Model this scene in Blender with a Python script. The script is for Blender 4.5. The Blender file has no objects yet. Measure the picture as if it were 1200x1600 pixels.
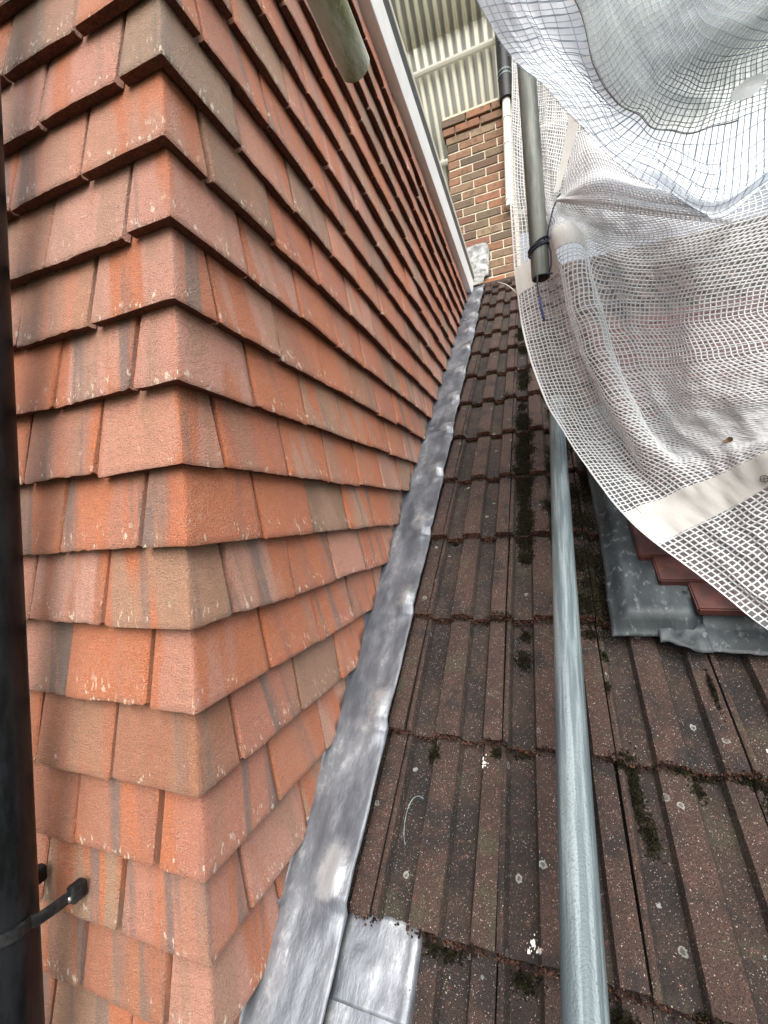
import bpy, bmesh, math, random
from mathutils import Vector, Matrix, noise
R = math.radians
scene = bpy.context.scene
COL = scene.collection

# ------------------------------------------------------------------ camera, sky, sun, exposure
cam_d = bpy.data.cameras.new('camera'); cam = bpy.data.objects.new('camera', cam_d); COL.objects.link(cam)
yaw, pitch, roll = 0.362505, 0.0130896, -0.0583665
fw = Vector((-math.sin(yaw)*math.cos(pitch), math.cos(yaw)*math.cos(pitch), math.sin(pitch)))
r0 = Vector((math.cos(yaw), math.sin(yaw), 0)); u0 = r0.cross(fw)
rt = math.cos(roll)*r0 + math.sin(roll)*u0; up = -math.sin(roll)*r0 + math.cos(roll)*u0
cam.matrix_world = Matrix(((rt.x, up.x, -fw.x, 0), (rt.y, up.y, -fw.y, 0), (rt.z, up.z, -fw.z, 0), (0, 0, 0, 1)))
cam_d.sensor_fit = 'HORIZONTAL'; cam_d.sensor_width = 36; cam_d.lens = 36*669.03/1200
cam_d.clip_start = 0.02; cam_d.clip_end = 3000
scene.camera = cam

SUN_DIR = Vector((0.20, -0.68, 0.66)).normalized()      # towards the sun
elev = math.asin(SUN_DIR.z); azim = math.atan2(SUN_DIR.x, SUN_DIR.y)
world = bpy.data.worlds.new('World'); scene.world = world; world.use_nodes = True
wn = world.node_tree; wn.nodes.clear()
sky = wn.nodes.new('ShaderNodeTexSky'); sky.sky_type = 'NISHITA'; sky.sun_disc = False
sky.sun_elevation = elev; sky.sun_rotation = azim; sky.dust_density = 3.0; sky.air_density = 1.0; sky.ozone_density = 1.0
bg = wn.nodes.new('ShaderNodeBackground'); bg.inputs[1].default_value = 0.115
wo = wn.nodes.new('ShaderNodeOutputWorld')
hs = wn.nodes.new('ShaderNodeHueSaturation'); hs.inputs['Saturation'].default_value = 0.35
wn.links.new(sky.outputs[0], hs.inputs['Color']); wn.links.new(hs.outputs[0], bg.inputs[0]); wn.links.new(bg.outputs[0], wo.inputs[0])
sd = bpy.data.lights.new('sun', 'SUN'); sd.energy = 3.0; sd.angle = R(62); sd.color = (1.0, 0.95, 0.88)
sun = bpy.data.objects.new('sun', sd); COL.objects.link(sun)
sun.rotation_euler = (-SUN_DIR).to_track_quat('-Z', 'Y').to_euler()
scene.view_settings.view_transform = 'Standard'; scene.view_settings.look = 'None'
scene.view_settings.exposure = 1.02; scene.view_settings.gamma = 1.0
scene.view_settings.use_curve_mapping = False
scene.cycles.max_bounces = 8; scene.cycles.transparent_max_bounces = 16

# ------------------------------------------------------------------ node helpers
class NT:
    def __init__(s, name):
        s.m = bpy.data.materials.new(name); s.m.use_nodes = True
        s.t = s.m.node_tree; s.t.nodes.clear()
        s.out = s.n('ShaderNodeOutputMaterial'); s.p = s.n('ShaderNodeBsdfPrincipled')
        s.l(s.p.outputs[0], s.out.inputs[0])
    def n(s, k): return s.t.nodes.new(k)
    def l(s, a, b): s.t.links.new(a, b)
    def put(s, sock, v):
        if hasattr(v, 'is_output'): s.l(v, sock)
        elif isinstance(v, (tuple, list)): sock.default_value = tuple(v) + ((1,) if len(v) == 3 and len(sock.default_value) == 4 else ())
        else: sock.default_value = v
    def math(s, op, a, b=0.0, c=0.0):
        n = s.n('ShaderNodeMath'); n.operation = op
        for i, v in enumerate((a, b, c)): s.put(n.inputs[i], v)
        return n.outputs[0]
    def mix(s, f, a, b, mode='MIX'):
        n = s.n('ShaderNodeMix'); n.data_type = 'RGBA'; n.blend_type = mode
        s.put(n.inputs[0], f); s.put(n.inputs[6], a); s.put(n.inputs[7], b)
        return n.outputs[2]
    def noise(s, vec, scale, detail=2.0, rough=0.5):
        n = s.n('ShaderNodeTexNoise'); s.l(vec, n.inputs['Vector']); n.inputs['Scale'].default_value = scale
        n.inputs['Detail'].default_value = detail; n.inputs['Roughness'].default_value = rough
        return n.outputs[0]
    def vor(s, vec, scale, feat='F1'):
        n = s.n('ShaderNodeTexVoronoi'); n.feature = feat; s.l(vec, n.inputs['Vector']); n.inputs['Scale'].default_value = scale
        return n
    def step(s, v, lo, hi):
        n = s.n('ShaderNodeMapRange'); n.interpolation_type = 'SMOOTHSTEP'; s.put(n.inputs[0], v)
        n.inputs[1].default_value = lo; n.inputs[2].default_value = hi; n.inputs[3].default_value = 0; n.inputs[4].default_value = 1
        return n.outputs[0]
    def xyz(s, x, y, z):
        n = s.n('ShaderNodeCombineXYZ'); s.put(n.inputs[0], x); s.put(n.inputs[1], y); s.put(n.inputs[2], z); return n.outputs[0]
    def ramp(s, v, stops, interp='LINEAR'):
        n = s.n('ShaderNodeValToRGB'); s.l(v, n.inputs[0]); cr = n.color_ramp; cr.interpolation = interp
        while len(cr.elements) < len(stops): cr.elements.new(0.5)
        for e, (p, c) in zip(cr.elements, stops): e.position = p; e.color = tuple(c) + (1,)
        return n.outputs[0]
    def coords(s):
        n = s.n('ShaderNodeTexCoord'); return n.outputs['Object']
    def rnd(s):
        return s.n('ShaderNodeObjectInfo').outputs['Random']
    def bump(s, h, dist=0.001, strength=1.0, prev=None):
        n = s.n('ShaderNodeBump'); n.inputs['Distance'].default_value = dist; n.inputs['Strength'].default_value = strength
        s.l(h, n.inputs['Height'])
        if prev is not None: s.l(prev, n.inputs['Normal'])
        s.l(n.outputs[0], s.p.inputs['Normal']); return n.outputs[0]
    def sep(s, v):
        n = s.n('ShaderNodeSeparateXYZ'); s.l(v, n.inputs[0]); return n.outputs
    def off(s, v, r, k=37.0):
        n = s.n('ShaderNodeVectorMath'); n.operation = 'ADD'; s.l(v, n.inputs[0]); m = s.math('MULTIPLY', r, k)
        s.l(s.xyz(m, s.math('MULTIPLY', m, 1.7), s.math('MULTIPLY', m, 2.3)), n.inputs[1]); return n.outputs[0]
    def done(s, color=None, rough=0.7, metal=0.0, spec=0.4):
        if color is not None: s.put(s.p.inputs['Base Color'], color)
        s.put(s.p.inputs['Roughness'], rough); s.put(s.p.inputs['Metallic'], metal); s.p.inputs['Specular IOR Level'].default_value = spec
        return s.m

def wall_tile_mat(name, butt=False):
    t = NT(name); c = t.coords(); r = t.rnd(); x, y, z = t.sep(c); co = t.off(c, r)
    u = t.math('ADD', x, y); uo = t.math('ADD', u, t.math('MULTIPLY', r, 61.0))
    r2 = t.math('FRACT', t.math('MULTIPLY', r, 17.31)); r3 = t.math('FRACT', t.math('MULTIPLY', r, 41.7))
    base = t.ramp(r, [(0, (.45, .115, .042)), (.17, (.51, .155, .050)), (.30, (.54, .265, .19)), (.45, (.44, .115, .042)), (.60, (.55, .27, .20)), (.74, (.35, .205, .115)), (.84, (.50, .20, .12)), (1, (.37, .115, .048))])
    band = t.noise(t.xyz(t.math('MULTIPLY', uo, 1.0), t.math('MULTIPLY', r, 9.0), t.math('MULTIPLY', z, 0.06)), 19.0, 4.0, .55)
    hue = t.noise(t.xyz(uo, t.math('MULTIPLY', r, 23.0), t.math('MULTIPLY', z, 0.18)), 13.0, 2.0)
    col = t.mix(t.step(hue, .50, .60), base, (.51, .142, .042))
    col = t.mix(t.math('MULTIPLY', t.step(hue, .46, .36), .6), col, (.35, .19, .11))
    dark = t.math('MULTIPLY', t.step(band, .53, .64), t.math('MULTIPLY', t.step(r2, .15, .5), .82))
    col = t.mix(dark, col, (.150, .115, .100))
    burn = t.step(r3, .82, .92)                                    # a few overfired brown tiles
    col = t.mix(t.math('MULTIPLY', burn, t.math('ADD', .40, t.math('MULTIPLY', t.step(hue, .35, .6), .4))), col, (.215, .145, .085))
    mott = t.noise(co, 42.0, 4.0, .65)
    col = t.mix(t.math('MULTIPLY', t.step(mott, .45, .75), .20), col, (.60, .30, .20))
    grit = t.noise(co, 470.0, 3.0, .75)
    col = t.mix(t.math('MULTIPLY', t.step(grit, .50, .34), .75), col, (.13, .045, .028))
    col = t.mix(t.math('MULTIPLY', t.step(grit, .58, .70), .5), col, (.74, .47, .36))
    # lime bloom specks low on the tile, streaked upwards
    spk = t.noise(t.xyz(t.math('MULTIPLY', uo, 1.0), t.math('MULTIPLY', r, 5.0), t.math('MULTIPLY', z, .45)), 150.0, 2.0, .6)
    msk = t.noise(co, 24.0, 1.0)
    low = t.step(z, .050, .010)
    sp = t.math('MULTIPLY', t.math('MULTIPLY', t.step(spk, .58, .66), t.step(t.math('ADD', msk, t.math('MULTIPLY', t.math('FRACT', t.math('MULTIPLY', r, 93.7)), .22)), .55, .65)), low)
    col = t.mix(t.math('MULTIPLY', sp, .8), col, (.78, .66, .52))
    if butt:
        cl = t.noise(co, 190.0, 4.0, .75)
        col = t.mix(t.step(cl, .25, .75), (.070, .026, .018), (.20, .075, .048))  # butts darker than the face, their underside shade put into the colour
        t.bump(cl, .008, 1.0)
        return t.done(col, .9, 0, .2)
    pv = t.vor(co, 330.0)
    h = t.math('ADD', t.math('MULTIPLY', t.noise(co, 700.0, 4.0, .8), 1.0), t.math('MULTIPLY', t.math('MULTIPLY', t.step(pv.outputs['Distance'], .05, .55), t.noise(co, 90.0, 2.0)), .9))
    b1 = t.bump(h, .0036, 1.0); t.p.inputs['Sheen Weight'].default_value = .07; t.p.inputs['Sheen Roughness'].default_value = .38; t.p.inputs['Sheen Tint'].default_value = (1, .95, .9, 1)
    return t.done(col, t.math('ADD', .34, t.math('MULTIPLY', grit, .3)), 0, .9)

def roof_tile_mat(name, edge=False):
    t = NT(name); c = t.coords(); r = t.rnd(); x, y, z = t.sep(c); co = t.off(c, r, 11.0)
    big = t.noise(co, 7.0, 4.0, .6); mid = t.noise(co, 75.0, 5.0, .72)
    col = t.mix(t.step(big, .35, .65), (.016, .0125, .0115), (.044, .029, .023))
    zz = t.math('ADD', z, t.math('MULTIPLY', y, .060)); top = t.step(zz, -.012, -.001)                                 # rib crowns redder and lighter: light on the raised tops put into the colour
    col = t.mix(t.math('MULTIPLY', top, t.math('ADD', .20, t.math('MULTIPLY', mid, .65))), col, (.082, .044, .034))
    col = t.mix(t.math('MULTIPLY', t.step(mid, .54, .70), .6), col, (.125, .060, .047))
    alg = t.noise(co, 11.0, 3.0, .6)
    col = t.mix(t.math('MULTIPLY', t.step(alg, .56, .74), .6), col, (.058, .062, .036))
    col = t.mix(t.math('MULTIPLY', t.step(alg, .50, .34), .75), col, (.014, .0135, .014))
    g = t.noise(co, 520.0, 2.0, .6)
    col = t.mix(t.math('MULTIPLY', t.step(g, .52, .38), .75), col, (.014, .011, .010))
    cw = t.n('ShaderNodeVectorMath'); cw.operation = 'ADD'; t.l(co, cw.inputs[0]); nn_ = t.n('ShaderNodeTexNoise'); nn_.inputs['Scale'].default_value = 210.0; t.l(co, nn_.inputs['Vector']); sc_ = t.n('ShaderNodeVectorMath'); sc_.operation = 'SCALE'; sc_.inputs['Scale'].default_value = .006; t.l(nn_.outputs['Color'], sc_.inputs[0]); t.l(sc_.outputs[0], cw.inputs[1]); cow = cw.outputs[0]
    v = t.vor(cow, 560.0); vs = t.sep(v.outputs['Color'])
    sp = t.math('MULTIPLY', t.math('GREATER_THAN', vs[0], .87), t.step(v.outputs['Distance'], .50, .25))
    col = t.mix(t.math('MULTIPLY', sp, t.math('ADD', .15, t.math('MULTIPLY', vs[2], .65))), col, t.mix(t.step(vs[1], .3, .7), (.42, .30, .26), (.55, .50, .45)))
    v2 = t.vor(cow, 52.0); v2s = t.sep(v2.outputs['Color'])         # lichen rosettes
    d2 = t.math('ADD', v2.outputs['Distance'], t.math('MULTIPLY', t.math('SUBTRACT', mid, .5), .5))
    lic = t.math('MULTIPLY', t.math('GREATER_THAN', v2s[0], .962), t.step(d2, .34, .27))
    ring = t.math('MULTIPLY', lic, t.math('ADD', .25, t.math('MULTIPLY', t.step(d2, .14, .27), .75)))
    col = t.mix(t.math('MULTIPLY', ring, t.math('ADD', .25, t.math('MULTIPLY', v2s[1], .5))), col, (.36, .37, .35))
    if edge:
        cl = t.noise(co, 240.0, 3.0, .75)
        col = t.mix(t.step(cl, .30, .72), (.035, .017, .013), (.22, .092, .06))
        col = t.mix(t.math('MULTIPLY', sp, .7), col, (.6, .5, .42))
        t.bump(cl, .006, 1.0)
        return t.done(col, .95, 0, .2)
    h = t.math('ADD', t.math('MULTIPLY', g, .8), t.math('MULTIPLY', t.noise(co, 160.0, 3.0, .7), 1.0))
    t.bump(h, .0042, 1.0)
    return t.done(col, t.math('ADD', .66, t.math('MULTIPLY', g, .3)), 0, .35)

def lead_mat(name, dark=False):
    t = NT(name); c = t.coords(); r = t.rnd(); co = t.off(c, r, 5.0)
    lx, ly, lz = t.sep(co); sl = t.math('ADD', t.math('MULTIPLY', ly, .76), t.math('MULTIPLY', lz, .65)); lv = t.xyz(lx, t.math('MULTIPLY', sl, .40), 0.0)
    n1 = t.noise(lv, 15.0, 5.0, .62); n2 = t.noise(t.xyz(lx, t.math('MULTIPLY', sl, .7), 0.0), 60.0, 5.0, .72); n3 = t.noise(co, 300.0, 2.0, .6)
    if dark:
        col = t.mix(t.step(n1, .35, .68), (.010, .014, .017), (.032, .042, .048))
        col = t.mix(t.math('MULTIPLY', t.step(n2, .54, .66), .45), col, (.16, .18, .185))
        rough = t.math('ADD', .46, t.math('MULTIPLY', n2, .25)); met = .1
    else:
        col = t.mix(t.step(n1, .36, .66), (.095, .105, .125), (.20, .214, .238))
        col = t.mix(t.math('MULTIPLY', t.math('MULTIPLY', t.step(n1, .50, .62), t.step(n2, .46, .66)), .42), col, (.48, .49, .50))
        col = t.mix(t.math('MULTIPLY', t.step(n3, .66, .74), .5), col, (.15, .15, .16))
        an = t.n('ShaderNodeAttribute'); an.attribute_name = 'dent_glint'; glint = t.math('MULTIPLY', t.step(t.math('MULTIPLY', an.outputs['Fac'], t.math('ADD', -.35, t.math('ADD', t.math('MULTIPLY', n2, 1.7), t.math('MULTIPLY', t.noise(co, 26.0, 4.0, .65), 1.1)))), .20, .95), .62)
        col = t.mix(glint, col, (.52, .54, .56))                      # bright glints of the dents over the tile noses, painted into the colour
        rough = t.math('SUBTRACT', t.math('ADD', .36, t.math('MULTIPLY', n1, .18)), t.math('MULTIPLY', glint, .12)); met = .48
    sc = t.noise(t.xyz(*[t.math('MULTIPLY', s_, k) for s_, k in zip(t.sep(co), (1.0, .12, .12))]), 260.0, 2.0)
    h = t.math('ADD', t.math('MULTIPLY', n1, 2.0), t.math('ADD', t.math('MULTIPLY', n3, .06), t.math('MULTIPLY', n2, .22)))
    t.bump(h, .0035, .6)
    return t.done(col, rough, met, .5)

def plain_mat(name, a, b, scale, rough=.6, metal=0.0, bump=.0, bscale=200.0, spec=.4, stretch=(1, 1, 1), lo=.38, hi=.64, speck=None):
    t = NT(name); c = t.coords(); r = t.rnd(); co = t.off(c, r, 7.0)
    st = t.xyz(*[t.math('MULTIPLY', s_, k) for s_, k in zip(t.sep(co), stretch)])
    n1 = t.noise(st, scale, 5.0, .65)
    col = t.mix(t.step(n1, lo, hi), a, b); n2 = t.noise(co, bscale, 3.0, .65)
    if speck: col = t.mix(t.math('MULTIPLY', t.step(n2, .57, .68), .8), col, speck)
    if bump: t.bump(n2, bump, .8)
    return t.done(col, t.math('ADD', rough-.08, t.math('MULTIPLY', n1, .16)), metal, spec)

def film_mat(name, col, alpha, rough=.5, tf=.62):
    t = NT(name); c = t.coords(); n1 = t.noise(c, 14.0, 4.0, .6)
    d = t.n('ShaderNodeBsdfDiffuse'); d.inputs[0].default_value = (*col, 1)
    tr = t.n('ShaderNodeBsdfTranslucent'); tr.inputs[0].default_value = (*col, 1)
    gl = t.n('ShaderNodeBsdfGlossy'); gl.inputs[0].default_value = (.9, .9, .9, 1); gl.inputs['Roughness'].default_value = rough
    m1 = t.n('ShaderNodeMixShader'); m1.inputs[0].default_value = tf; t.l(d.outputs[0], m1.inputs[1]); t.l(tr.outputs[0], m1.inputs[2])
    m2 = t.n('ShaderNodeMixShader'); m2.inputs[0].default_value = .06; t.l(m1.outputs[0], m2.inputs[1]); t.l(gl.outputs[0], m2.inputs[2])
    tp = t.n('ShaderNodeBsdfTransparent'); m3 = t.n('ShaderNodeMixShader')
    t.l(t.math('ADD', alpha-.08, t.math('MULTIPLY', n1, .16)), m3.inputs[0]); t.l(tp.outputs[0], m3.inputs[1]); t.l(m2.outputs[0], m3.inputs[2])
    t.l(m3.outputs[0], t.out.inputs[0]); return t.m

def weave_mat(name, a, b, alpha, scale=260.0):
    """woven tape: fine warp and weft in colour, partly letting light through"""
    t = NT(name); uvn = t.n('ShaderNodeTexCoord'); uv = uvn.outputs['UV']; x, y, z = t.sep(uv)
    w1 = t.math('SINE', t.math('MULTIPLY', x, scale)); w2 = t.math('SINE', t.math('MULTIPLY', y, scale*1.5))
    w = t.math('ADD', .5, t.math('MULTIPLY', t.math('MAXIMUM', w1, w2), .5)); n1 = t.noise(uvn.outputs['Object'], 30.0, 4.0, .6)
    n2 = t.noise(t.xyz(t.math('MULTIPLY', x, 1.0), t.math('MULTIPLY', y, 12.0), 0.0), 24.0, 3.0)
    n3 = t.noise(t.xyz(t.math('MULTIPLY', x, 12.0), t.math('MULTIPLY', y, 1.0), 3.0), 24.0, 3.0)
    f = t.math('MULTIPLY', t.step(t.math('ADD', n2, n3), .8, 1.15), t.math('ADD', .55, t.math('MULTIPLY', w, .45)))
    col = t.mix(f, a, b); col = t.mix(t.math('MULTIPLY', t.step(n1, .5, .7), .15), col, (.42, .39, .34))
    d = t.n('ShaderNodeBsdfDiffuse'); t.l(col, d.inputs[0]); tr = t.n('ShaderNodeBsdfTranslucent'); t.l(col, tr.inputs[0])
    m1 = t.n('ShaderNodeMixShader'); m1.inputs[0].default_value = alpha; t.l(d.outputs[0], m1.inputs[1]); t.l(tr.outputs[0], m1.inputs[2])
    t.l(m1.outputs[0], t.out.inputs[0]); return t.m

M = {}
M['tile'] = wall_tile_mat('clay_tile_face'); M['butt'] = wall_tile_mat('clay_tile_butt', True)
M['rtile'] = roof_tile_mat('concrete_roof_tile'); M['redge'] = roof_tile_mat('concrete_roof_tile_edge', True)
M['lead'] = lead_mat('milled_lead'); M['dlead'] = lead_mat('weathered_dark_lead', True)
M['galv'] = plain_mat('galvanised_tube', (.09, .118, .13), (.205, .25, .265), 85.0, .55, .3, .0014, 330.0, .45, (1, 1, .045), .40, .62, (.10, .115, .12))
M['galv_old'] = plain_mat('weathered_tube', (.070, .078, .070), (.135, .143, .128), 40.0, .55, .35, .001, 300.0, .4, (1, 1, .15))
M['galv_moss'] = plain_mat('algae_tube', (.15, .16, .06), (.46, .47, .41), 22.0, .8, .0, .0015, 220.0, .35, (1, 1, .3), .36, .66, (.42, .42, .36))
M['bore'] = plain_mat('tube_bore', (.05, .04, .03), (.10, .085, .07), 60.0, .85)
M['pvc'] = plain_mat('black_pvc', (.0025, .003, .004), (.010, .011, .013), 30.0, .30, 0, .0006, 130.0, .22, (1, 1, .25))
M['pvc_dull'] = plain_mat('black_strap', (.006, .0065, .007), (.022, .023, .025), 70.0, .45, 0, .0005, 300.0, .3)
M['screw'] = plain_mat('screw_steel', (.35, .34, .32), (.6, .58, .55), 200.0, .35, .9)
M['cream'] = plain_mat('cream_pvc', (.62, .60, .50), (.74, .72, .62), 20.0, .4)
M['white'] = plain_mat('white_board', (.80, .80, .79), (.86, .86, .85), 9.0, .42, 0, .0004, 60.0)
M['epdm'] = plain_mat('dark_drip_trim', (.02, .022, .023), (.055, .058, .06), 30.0, .45)

M['mortar'] = plain_mat('lime_mortar', (.42, .37, .27), (.60, .54, .42), 60.0, .95, 0, .003, 260.0, .2)
M['felt'] = plain_mat('roof_felt', (.012, .011, .010), (.03, .027, .025), 40.0, .9)
M['moss'] = plain_mat('dark_moss', (.006, .0055, .003), (.021, .020, .0095), 120.0, .95, 0, 0, 200, .1)
M['grit'] = plain_mat('reddish_grit', (.014, .009, .007), (.075, .037, .027), 30.0, .95, 0, 0, 200, .1, (1, 1, 1), .4, .6)
M['red'] = plain_mat('red_roof_tile', (.036, .010, .008), (.066, .017, .012), 30.0, .6, 0, .0012, 340.0, .45, (1, 1, 1), .38, .64)
M['thread'] = film_mat('white_mesh_thread', (.80, .82, .84), 1.0, .5, .40)
M['gthread'] = film_mat('grey_mesh_thread', (.58, .64, .69), 1.0, .5, .80)
M['film'] = film_mat('clear_mesh_film', (.76, .79, .82), .19)
M['filmw'] = film_mat('milky_mesh_film', (.78, .84, .90), .97, .5, .60)
M['filmf'] = film_mat('doubled_mesh_film', (.90, .91, .93), .60)
M['rail'] = film_mat('painted_rail', (.84, .83, .74), 1.0, .3, .15)
def sheet_mat():
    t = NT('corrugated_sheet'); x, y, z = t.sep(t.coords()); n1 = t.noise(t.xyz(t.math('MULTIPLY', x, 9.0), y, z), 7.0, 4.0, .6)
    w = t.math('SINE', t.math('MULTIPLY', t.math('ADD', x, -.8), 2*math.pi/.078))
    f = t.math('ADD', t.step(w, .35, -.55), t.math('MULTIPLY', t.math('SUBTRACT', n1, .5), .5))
    col = t.mix(f, (.46, .465, .43), (.93, .91, .80))  # hollows greyer, crests paler: shading of the corrugation put into the colour
    d = t.n('ShaderNodeBsdfDiffuse'); t.l(col, d.inputs[0]); tr = t.n('ShaderNodeBsdfTranslucent'); t.l(col, tr.inputs[0])
    m1 = t.n('ShaderNodeMixShader'); m1.inputs[0].default_value = .25; t.l(d.outputs[0], m1.inputs[1]); t.l(tr.outputs[0], m1.inputs[2]); t.l(m1.outputs[0], t.out.inputs[0]); return t.m
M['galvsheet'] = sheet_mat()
M['band'] = weave_mat('white_woven_band', (.64, .63, .60), (.78, .77, .74), .40, 700.0)
M['gband'] = weave_mat('greyed_woven_band', (.50, .52, .48), (.93, .96, .95), .80, 105.0)
M['eyelet'] = film_mat('white_eyelet', (.96, .97, .99), 1.0, .5, .9)
M['darkmark'] = plain_mat('dark_print', (.08, .08, .08), (.14, .13, .12), 80.0, .6)
M['cord'] = plain_mat('navy_cord', (.010, .012, .022), (.03, .035, .06), 200.0, .75)
M['tail'] = plain_mat('blue_cord', (.018, .026, .09), (.05, .07, .18), 200.0, .75)
M['strand'] = plain_mat('pale_strand', (.55, .52, .47), (.7, .67, .6), 100.0, .6)
M['dropping'] = plain_mat('white_dropping', (.55, .53, .48), (.78, .77, .73), 90.0, .9, 0, .001, 300)
M['ground'] = plain_mat('garden_ground', (.05, .06, .03), (.12, .11, .08), 1.2, .95)
M['deadleaf'] = plain_mat('dead_leaf', (.12, .07, .03), (.24, .15, .07), 60.0, .8)

def brick_mat():
    t = NT('london_stock_brick'); c = t.coords(); r = t.rnd(); co = t.off(c, r)
    base = t.ramp(r, [(0, (.16, .11, .07)), (.2, (.24, .10, .06)), (.38, (.20, .14, .09)), (.52, (.08, .062, .048)), (.66, (.25, .105, .068)), (.82, (.23, .165, .11)), (.95, (.18, .105, .07)), (1, (.50, .18, .075))])
    n1 = t.noise(co, 26.0, 4.0, .65); n2 = t.noise(co, 120.0, 4.0, .7)
    col = t.mix(t.math('MULTIPLY', t.step(n1, .45, .68), .7), base, (.085, .065, .050))
    col = t.mix(t.math('MULTIPLY', t.step(n2, .55, .75), .5), col, (.40, .32, .23))
    t.bump(n2, .004, .9); return t.done(col, .92, 0, .2)
M['brick'] = brick_mat()

# ------------------------------------------------------------------ object helpers
def mesh(name, verts, faces, mats, midx=None, smooth=False, uvs=None):
    me = bpy.data.meshes.new(name); me.from_pydata([tuple(v) for v in verts], [], faces)
    for m in (mats if isinstance(mats, (list, tuple)) else [mats]): me.materials.append(m)
    if midx: me.polygons.foreach_set('material_index', midx)
    if smooth: me.polygons.foreach_set('use_smooth', [True]*len(me.polygons))
    if uvs:
        ul = me.uv_layers.new(name='UVMap')
        for lp in me.loops: ul.data[lp.index].uv = uvs[lp.vertex_index]
    me.update(); return me
def ob(name, me, parent=None, mw=None):
    o = bpy.data.objects.new(name, me); COL.objects.link(o)
    if parent is not None: o.parent = parent
    if mw is not None: o.matrix_local = mw
    return o
def tag(o, label=None, cat=None, group=None, kind=None):
    if label: o['label'] = label
    if cat: o['category'] = cat
    if group: o['group'] = group
    if kind: o['kind'] = kind
    return o
def thing(name, label, cat, loc=(0, 0, 0), group=None):
    o = ob(name, None); o.location = loc; o.empty_display_size = .05; return tag(o, label, cat, group)
def box_geo(x0, x1, y0, y1, z0, z1):
    v = [(x0, y0, z0), (x1, y0, z0), (x1, y1, z0), (x0, y1, z0), (x0, y0, z1), (x1, y0, z1), (x1, y1, z1), (x0, y1, z1)]
    return v, [(0, 3, 2, 1), (4, 5, 6, 7), (0, 1, 5, 4), (1, 2, 6, 5), (2, 3, 7, 6), (3, 0, 4, 7)]
def box(name, x0, x1, y0, y1, z0, z1, m, parent=None, bev=0.0, origin=None):
    o_ = Vector(origin) if origin else Vector((0, 0, 0))
    v, f = box_geo(x0, x1, y0, y1, z0, z1); v = [Vector(p)-o_ for p in v]
    me = mesh(name, v, f, m)
    if bev:
        bm = bmesh.new(); bm.from_mesh(me); bmesh.ops.bevel(bm, geom=bm.edges[:], offset=bev, segments=2, affect='EDGES', profile=.6); bm.to_mesh(me); bm.free()
    o = ob(name, me, parent); o.location = o_ - (parent.location if parent else Vector((0, 0, 0))); return o
def frame_at(d):
    d = d.normalized(); a = Vector((0, 0, 1)) if abs(d.z) < .9 else Vector((1, 0, 0)); x = a.cross(d).normalized(); return x, d.cross(x)
def tube_geo(pts, rad, n=16, cap=True):
    vs, fs = [], []; pts = [Vector(p) for p in pts]; px = None
    for i, p in enumerate(pts):
        d = (pts[min(i+1, len(pts)-1)] - pts[max(i-1, 0)]).normalized()
        if px is None: px, py = frame_at(d)
        else: px = (px - d*px.dot(d)).normalized(); py = d.cross(px)
        r_ = rad[i] if isinstance(rad, (list, tuple)) else rad
        for k in range(n):
            a = 2*math.pi*k/n; vs.append(p + (px*math.cos(a) + py*math.sin(a))*r_)
    for i in range(len(pts)-1):
        for k in range(n): fs.append((i*n+k, i*n+(k+1) % n, (i+1)*n+(k+1) % n, (i+1)*n+k))
    if cap: fs.append(tuple(reversed(range(n)))); fs.append(tuple((len(pts)-1)*n+k for k in range(n)))
    return vs, fs
def pipe_local(L, ro, ri, n=40, seg=1):
    """an open hollow tube along local z with real wall thickness; returns outer shell and bore"""
    vs, fs, mi = [], [], []
    prof = [(ro, 0 + .0012)] + [(ro, L*k/seg) for k in range(1, seg)] + [(ro, L-.0012), (ro-.0012, L), (ri, L), (ri, 0), (ro-.0012, 0)]
    for r_, z in prof:
        for k in range(n): a = 2*math.pi*k/n; vs.append((r_*math.cos(a), r_*math.sin(a), z))
    P = len(prof)
    for i in range(P):
        j = (i+1) % P
        for k in range(n):
            fs.append((i*n+k, i*n+(k+1) % n, j*n+(k+1) % n, j*n+k)); mi.append(1 if i == seg+2 else 0)
    return vs, fs, mi
def aim(p0, p1):
    d = (Vector(p1)-Vector(p0)).normalized(); x, y = frame_at(d)
    return Matrix(((x.x, y.x, d.x, p0[0]), (x.y, y.y, d.y, p0[1]), (x.z, y.z, d.z, p0[2]), (0, 0, 0, 1)))
def join(geos):
    V, F = [], []
    for v, f in geos:
        b = len(V); V += list(v); F += [tuple(i+b for i in q) for q in f]
    return V, F
def nz(x, y, z=0.0): return noise.noise(Vector((x, y, z)))

# ------------------------------------------------------------------ key dimensions (metres, eye of the photographer at the origin)
CX, CY, Z0, G = -0.4553, 0.4438, 0.6549, 0.113      # outer corner of the hung tiles, level of a reference course, gauge
PT = R(40.6); CP, SP = math.cos(PT), math.sin(PT); RZ = -1.19
EX = Vector((1, 0, 0)); ES = Vector((0, CP, SP)); EN = Vector((0, -SP, CP))
def roof(x, s, h=0.0): return Vector((0, 0, RZ)) + EX*x + ES*s + EN*h

# ------------------------------------------------------------------ ground
gv = [(-900, -900, -6.2), (900, -900, -6.2), (900, 900, -6.2), (-900, 900, -6.2)]
tag(ob('ground', mesh('ground', gv, [(0, 1, 2, 3)], M['ground'])), kind='structure')

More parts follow.
